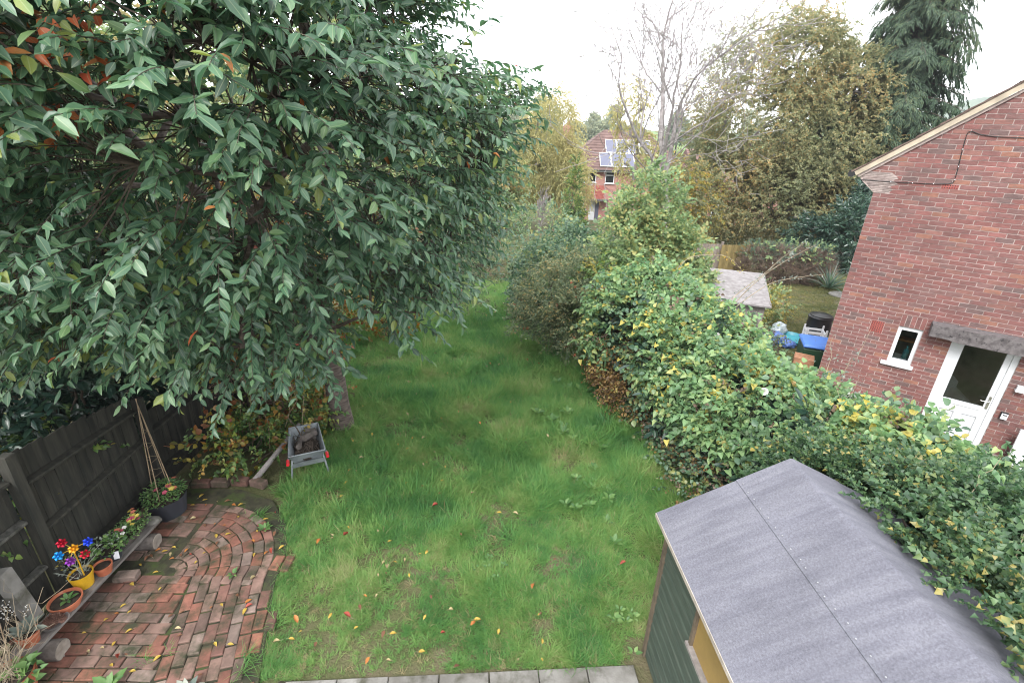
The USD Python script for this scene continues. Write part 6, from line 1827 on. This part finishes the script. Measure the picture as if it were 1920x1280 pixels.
m.vertices = v * np.array([.22, .2, .2]) + [8.0, 13.9, G(8, 13.9) + .2]
single('clear_sack', m, LOOK['sack_grey'], 'pale translucent plastic sack behind the turquoise tray', 'bag', smooth=True)
lwx = np.array(W0[:2]) + wm @ np.array([3.4, -.25])
single('leaning_board', moved(chamfer_box(.72, .05, .95, .01), (lwx[0], lwx[1], W0[2] - 4.0), rz=WRZ, rx=-.1), LOOK['white_plastic'], 'white board leaning on the brick wall right of the door', 'board')

# ------------------------------------------------------------------ far houses
mat_noise('far_brick', (0.200, 0.076, 0.064), (0.272, 0.112, 0.092), 3, .9)
mat('far_brickwork', {'tc': ('texture_coordinate', {}), 'mp': ('mapping', {'rotation': (math.pi / 2, 0, 0)}), 'b': ('brick_texture', {'scale': 1.0, 'brick_width': .225, 'row_height': .075, 'mortar_size': .008, 'color1': (.27, .105, .09), 'color2': (.36, .15, .12), 'mortar': (.42, .33, .30)}), 'p': ('principled_bsdf', {'roughness': .9})}, [('tc.object', 'mp.vector'), ('mp.vector', 'b.vector'), ('b.color', 'p.base_color')], 'p.BSDF')
mat_noise('far_roof_tile', (0.112, 0.068, 0.060), (0.188, 0.120, 0.108), 2.2, .9, .4, 20, island=.2)
mat_noise('hung_tile', (0.240, 0.068, 0.056), (0.336, 0.112, 0.092), 4, .85, island=.25)
mat('solar_glass', {'tc': ('texture_coordinate', {}), 'b': ('wave_texture', {'scale': 3.2}), 'r': ('rgb_ramp', {'ramp': [(.35, (.07, .075, .12)), (.65, (.14, .145, .20))]}), 'p': ('principled_bsdf', {'roughness': .32})}, [('tc.object', 'b.vector'), ('b.fac', 'r.fac'), ('r.color', 'p.base_color')], 'p.BSDF')
flat('dark_glass', (0.02, 0.023, 0.025), .08, .6)


def far_house(name, label, loc, x0, x1, depth, eave, ridge, hip=True, rz=0):
    t = thing(name, label, 'house', None, loc, rz)
    w_ = obj('wall', bx(x0, x1, 0, depth, -.6, eave), LOOK['far_brickwork'], t)
    h2 = depth / 2 + .4
    hx = h2 if hip else 0
    e0, e1 = x0 - .4, x1 + .4
    v = np.array([(e0, -.4, eave - .05), (e1, -.4, eave - .05), (e1, depth + .4, eave - .05), (e0, depth + .4, eave - .05), (e0 + hx, depth / 2, ridge), (e1 - hx, depth / 2, ridge)])
    r_ = obj('roof', trimesh.Trimesh(v, [(0, 1, 5), (0, 5, 4), (2, 3, 4), (2, 4, 5), (3, 0, 4), (1, 2, 5), (0, 3, 2), (0, 2, 1)], process=False), LOOK['far_roof_tile'], t)
    n = 15
    strips = []
    for k in range(n):                                         # tile courses on the slope that faces us and on the left hip
        f0, f1 = k / n, (k + 1.15) / n
        for quad in ((0, 1, 5, 4), (3, 0, 4, 4)):
            A_, B_, C_, D_ = (v[q] for q in quad)
            nn_ = unit(np.cross(B_ - A_, D_ - A_))
            nn_ = nn_ if nn_[2] > 0 else -nn_
            a0, b0 = A_ + (D_ - A_) * f0, B_ + (C_ - B_) * f0
            a1, b1 = A_ + (D_ - A_) * min(f1, 1), B_ + (C_ - B_) * min(f1, 1)
            P_ = np.array([a0 + nn_ * .045, b0 + nn_ * .045, b1 + nn_ * .012, a1 + nn_ * .012, a0 + nn_ * .005, b0 + nn_ * .005])
            strips.append(trimesh.Trimesh(P_, [(0, 1, 2), (0, 2, 3), (4, 5, 1), (4, 1, 0)], process=False))
    obj('tile_courses', cat(*strips), LOOK['far_roof_tile'], r_, kind='stuff')
    obj('gutter', tube([(e0, -.45, eave - .05), (e1, -.45, eave - .05)], .06, 8), LOOK['black_plastic'], t)
    obj('soffit', bx(e0 + .02, e1 - .02, -.38, -.002, eave - .2, eave - .11), LOOK['white_plastic'], t)
    return t


def far_window(t, x0, x1, z0, z1, bars=(), trans=(), y=-.03):
    w_ = obj('window', cat(bx(x0, x0 + .07, y, .05, z0, z1), bx(x1 - .07, x1, y, .05, z0, z1), bx(x0 + .07, x1 - .07, y, .05, z1 - .07, z1), bx(x0 + .07, x1 - .07, y, .05, z0, z0 + .07), *[bx(b - .04, b + .04, y + .004, .05, z0 + .07, z1 - .07) for b in bars], *[bx(x0 + .07, x1 - .07, y + .004, .05, b - .04, b + .04) for b in trans]), LOOK['white_plastic'], t)
    obj('pane', bx(x0 + .06, x1 - .06, y + .02, y + .025, z0 + .06, z1 - .06), LOOK['dark_glass'], w_)
    obj('sill', bx(x0 - .06, x1 + .06, y - .07, .0, z0 - .06, z0 - .002), LOOK['white_plastic'], w_)


hzf = -3.05
fh = far_house('solar_house', 'red brick house with a hipped roof and solar panels beyond the garden', (0, 46, hzf), 4.3, 15.0, 7.0, 4.55, 7.75)
far_window(fh, 5.65, 6.92, 3.45, 4.38, (6.28,))
far_window(fh, 7.72, 8.52, 3.40, 4.40, (), (4.08,))
far_window(fh, 5.45, 6.02, 1.35, 1.85)
far_window(fh, 5.2, 6.3, .75, 1.2, (5.75,))
hung = []
for k in range(9):
    for q in range(9):
        x = 6.15 + q * .18 + (.09 if k % 2 else 0)
        hung.append(moved(chamfer_box(.17, .02, .15, .003), (x, -.02, 2.12 + k * .125), rx=-.12))
obj('hung_tiles', cat(*hung), LOOK['hung_tile'], fh, kind='stuff')
obj('door_hood', bx(6.2, 8.1, -.7, -.002, 1.93, 2.04), LOOK['weathered_concrete'], fh)
dd_ = obj('door', cat(bx(6.52, 7.05, -.04, .02, .0, .78), bx(6.52, 6.60, -.04, .02, .78, 1.9), bx(6.97, 7.05, -.04, .02, .78, 1.9), bx(6.6, 6.97, -.04, .02, 1.82, 1.9)), LOOK['white_plastic'], fh)
obj('pane', bx(6.6, 6.97, -.01, -.004, .78, 1.82), LOOK['label_white'], dd_)
obj('side_light', bx(7.08, 7.4, -.03, .02, .0, 1.9), LOOK['solar_glass'], fh)
eave_v, ridge_v2 = np.array([0, -.4, 4.5]), np.array([0, 3.5, 7.75])
sd = unit(ridge_v2 - eave_v)
sn = np.array([0, -sd[2], sd[1]])
for k, (x, s) in enumerate([(7.15, .35), (8.17, .35), (9.19, .35), (7.75, 2.05), (8.77, 2.05), (9.79, 2.05), (10.81, 2.05)]):
    o_ = eave_v + sd * s + sn * .10 + np.array([x, 0, 0])
    ex, ey = np.array([1.0, 0, 0]), sd

    def slab_(a0, a1, b0, b1, h0, h1):
        v = np.array([o_ + ex * a + ey * b + sn * h for h in (h0, h1) for a, b in ((a0, b0), (a1, b0), (a1, b1), (a0, b1))])
        return trimesh.Trimesh(v, [(0, 2, 1), (0, 3, 2), (4, 5, 6), (4, 6, 7), (0, 1, 5), (0, 5, 4), (1, 2, 6), (1, 6, 5), (2, 3, 7), (2, 7, 6), (3, 0, 4), (3, 4, 7)], process=False)
    pn = obj('solar_panel', slab_(0.05, .95, .05, 1.59, 0, .035), LOOK['solar_glass'], fh)
    obj('frame', cat(slab_(0, .048, 0, 1.64, 0, .05), slab_(.952, 1.0, 0, 1.64, 0, .05), slab_(.05, .95, 0, .048, 0, .05), slab_(.05, .95, 1.592, 1.64, 0, .05)), LOOK['white_plastic'], pn)
ch_ = obj('chimney', cat(bx(4.0, 4.85, 2.6, 3.3, 4.0, 8.0), bx(3.95, 4.9, 2.55, 3.35, 7.72, 7.88)), LOOK['far_brickwork'], fh)
obj('chimney_pot', moved(revolve([(0, 0), (.14, 0), (.11, .35), (.09, .35), (.09, .02), (0, .02)], 14), (4.42, 2.95, 8.0)), LOOK['terracotta'], ch_, smooth=35)
fh2 = far_house('brick_cottage', 'brick house with white windows half hidden behind the birch', (0, 44, -3.0), 15.2, 22.5, 6.5, 4.0, 6.4, False)
far_window(fh2, 15.5, 16.2, 1.0, 2.1)
far_window(fh2, 16.8, 18.0, 1.0, 2.1, (17.2, 17.6))
far_window(fh2, 18.8, 20.0, 1.0, 2.1, (19.4,))


# ------------------------------------------------------------------ thin autumn haze
mat('thin_haze', {'v': ('principled_volume', {'color': (0.88, 0.92, 0.98), 'density': 0.00035, 'anisotropy': 0.2})}, [], None, volume='v.volume')
single('haze', bx(-1600, 1600, -210, 1700, -9, 48), LOOK['thin_haze'], 'thin pale haze over the gardens and the far wood', None, kind='stuff')
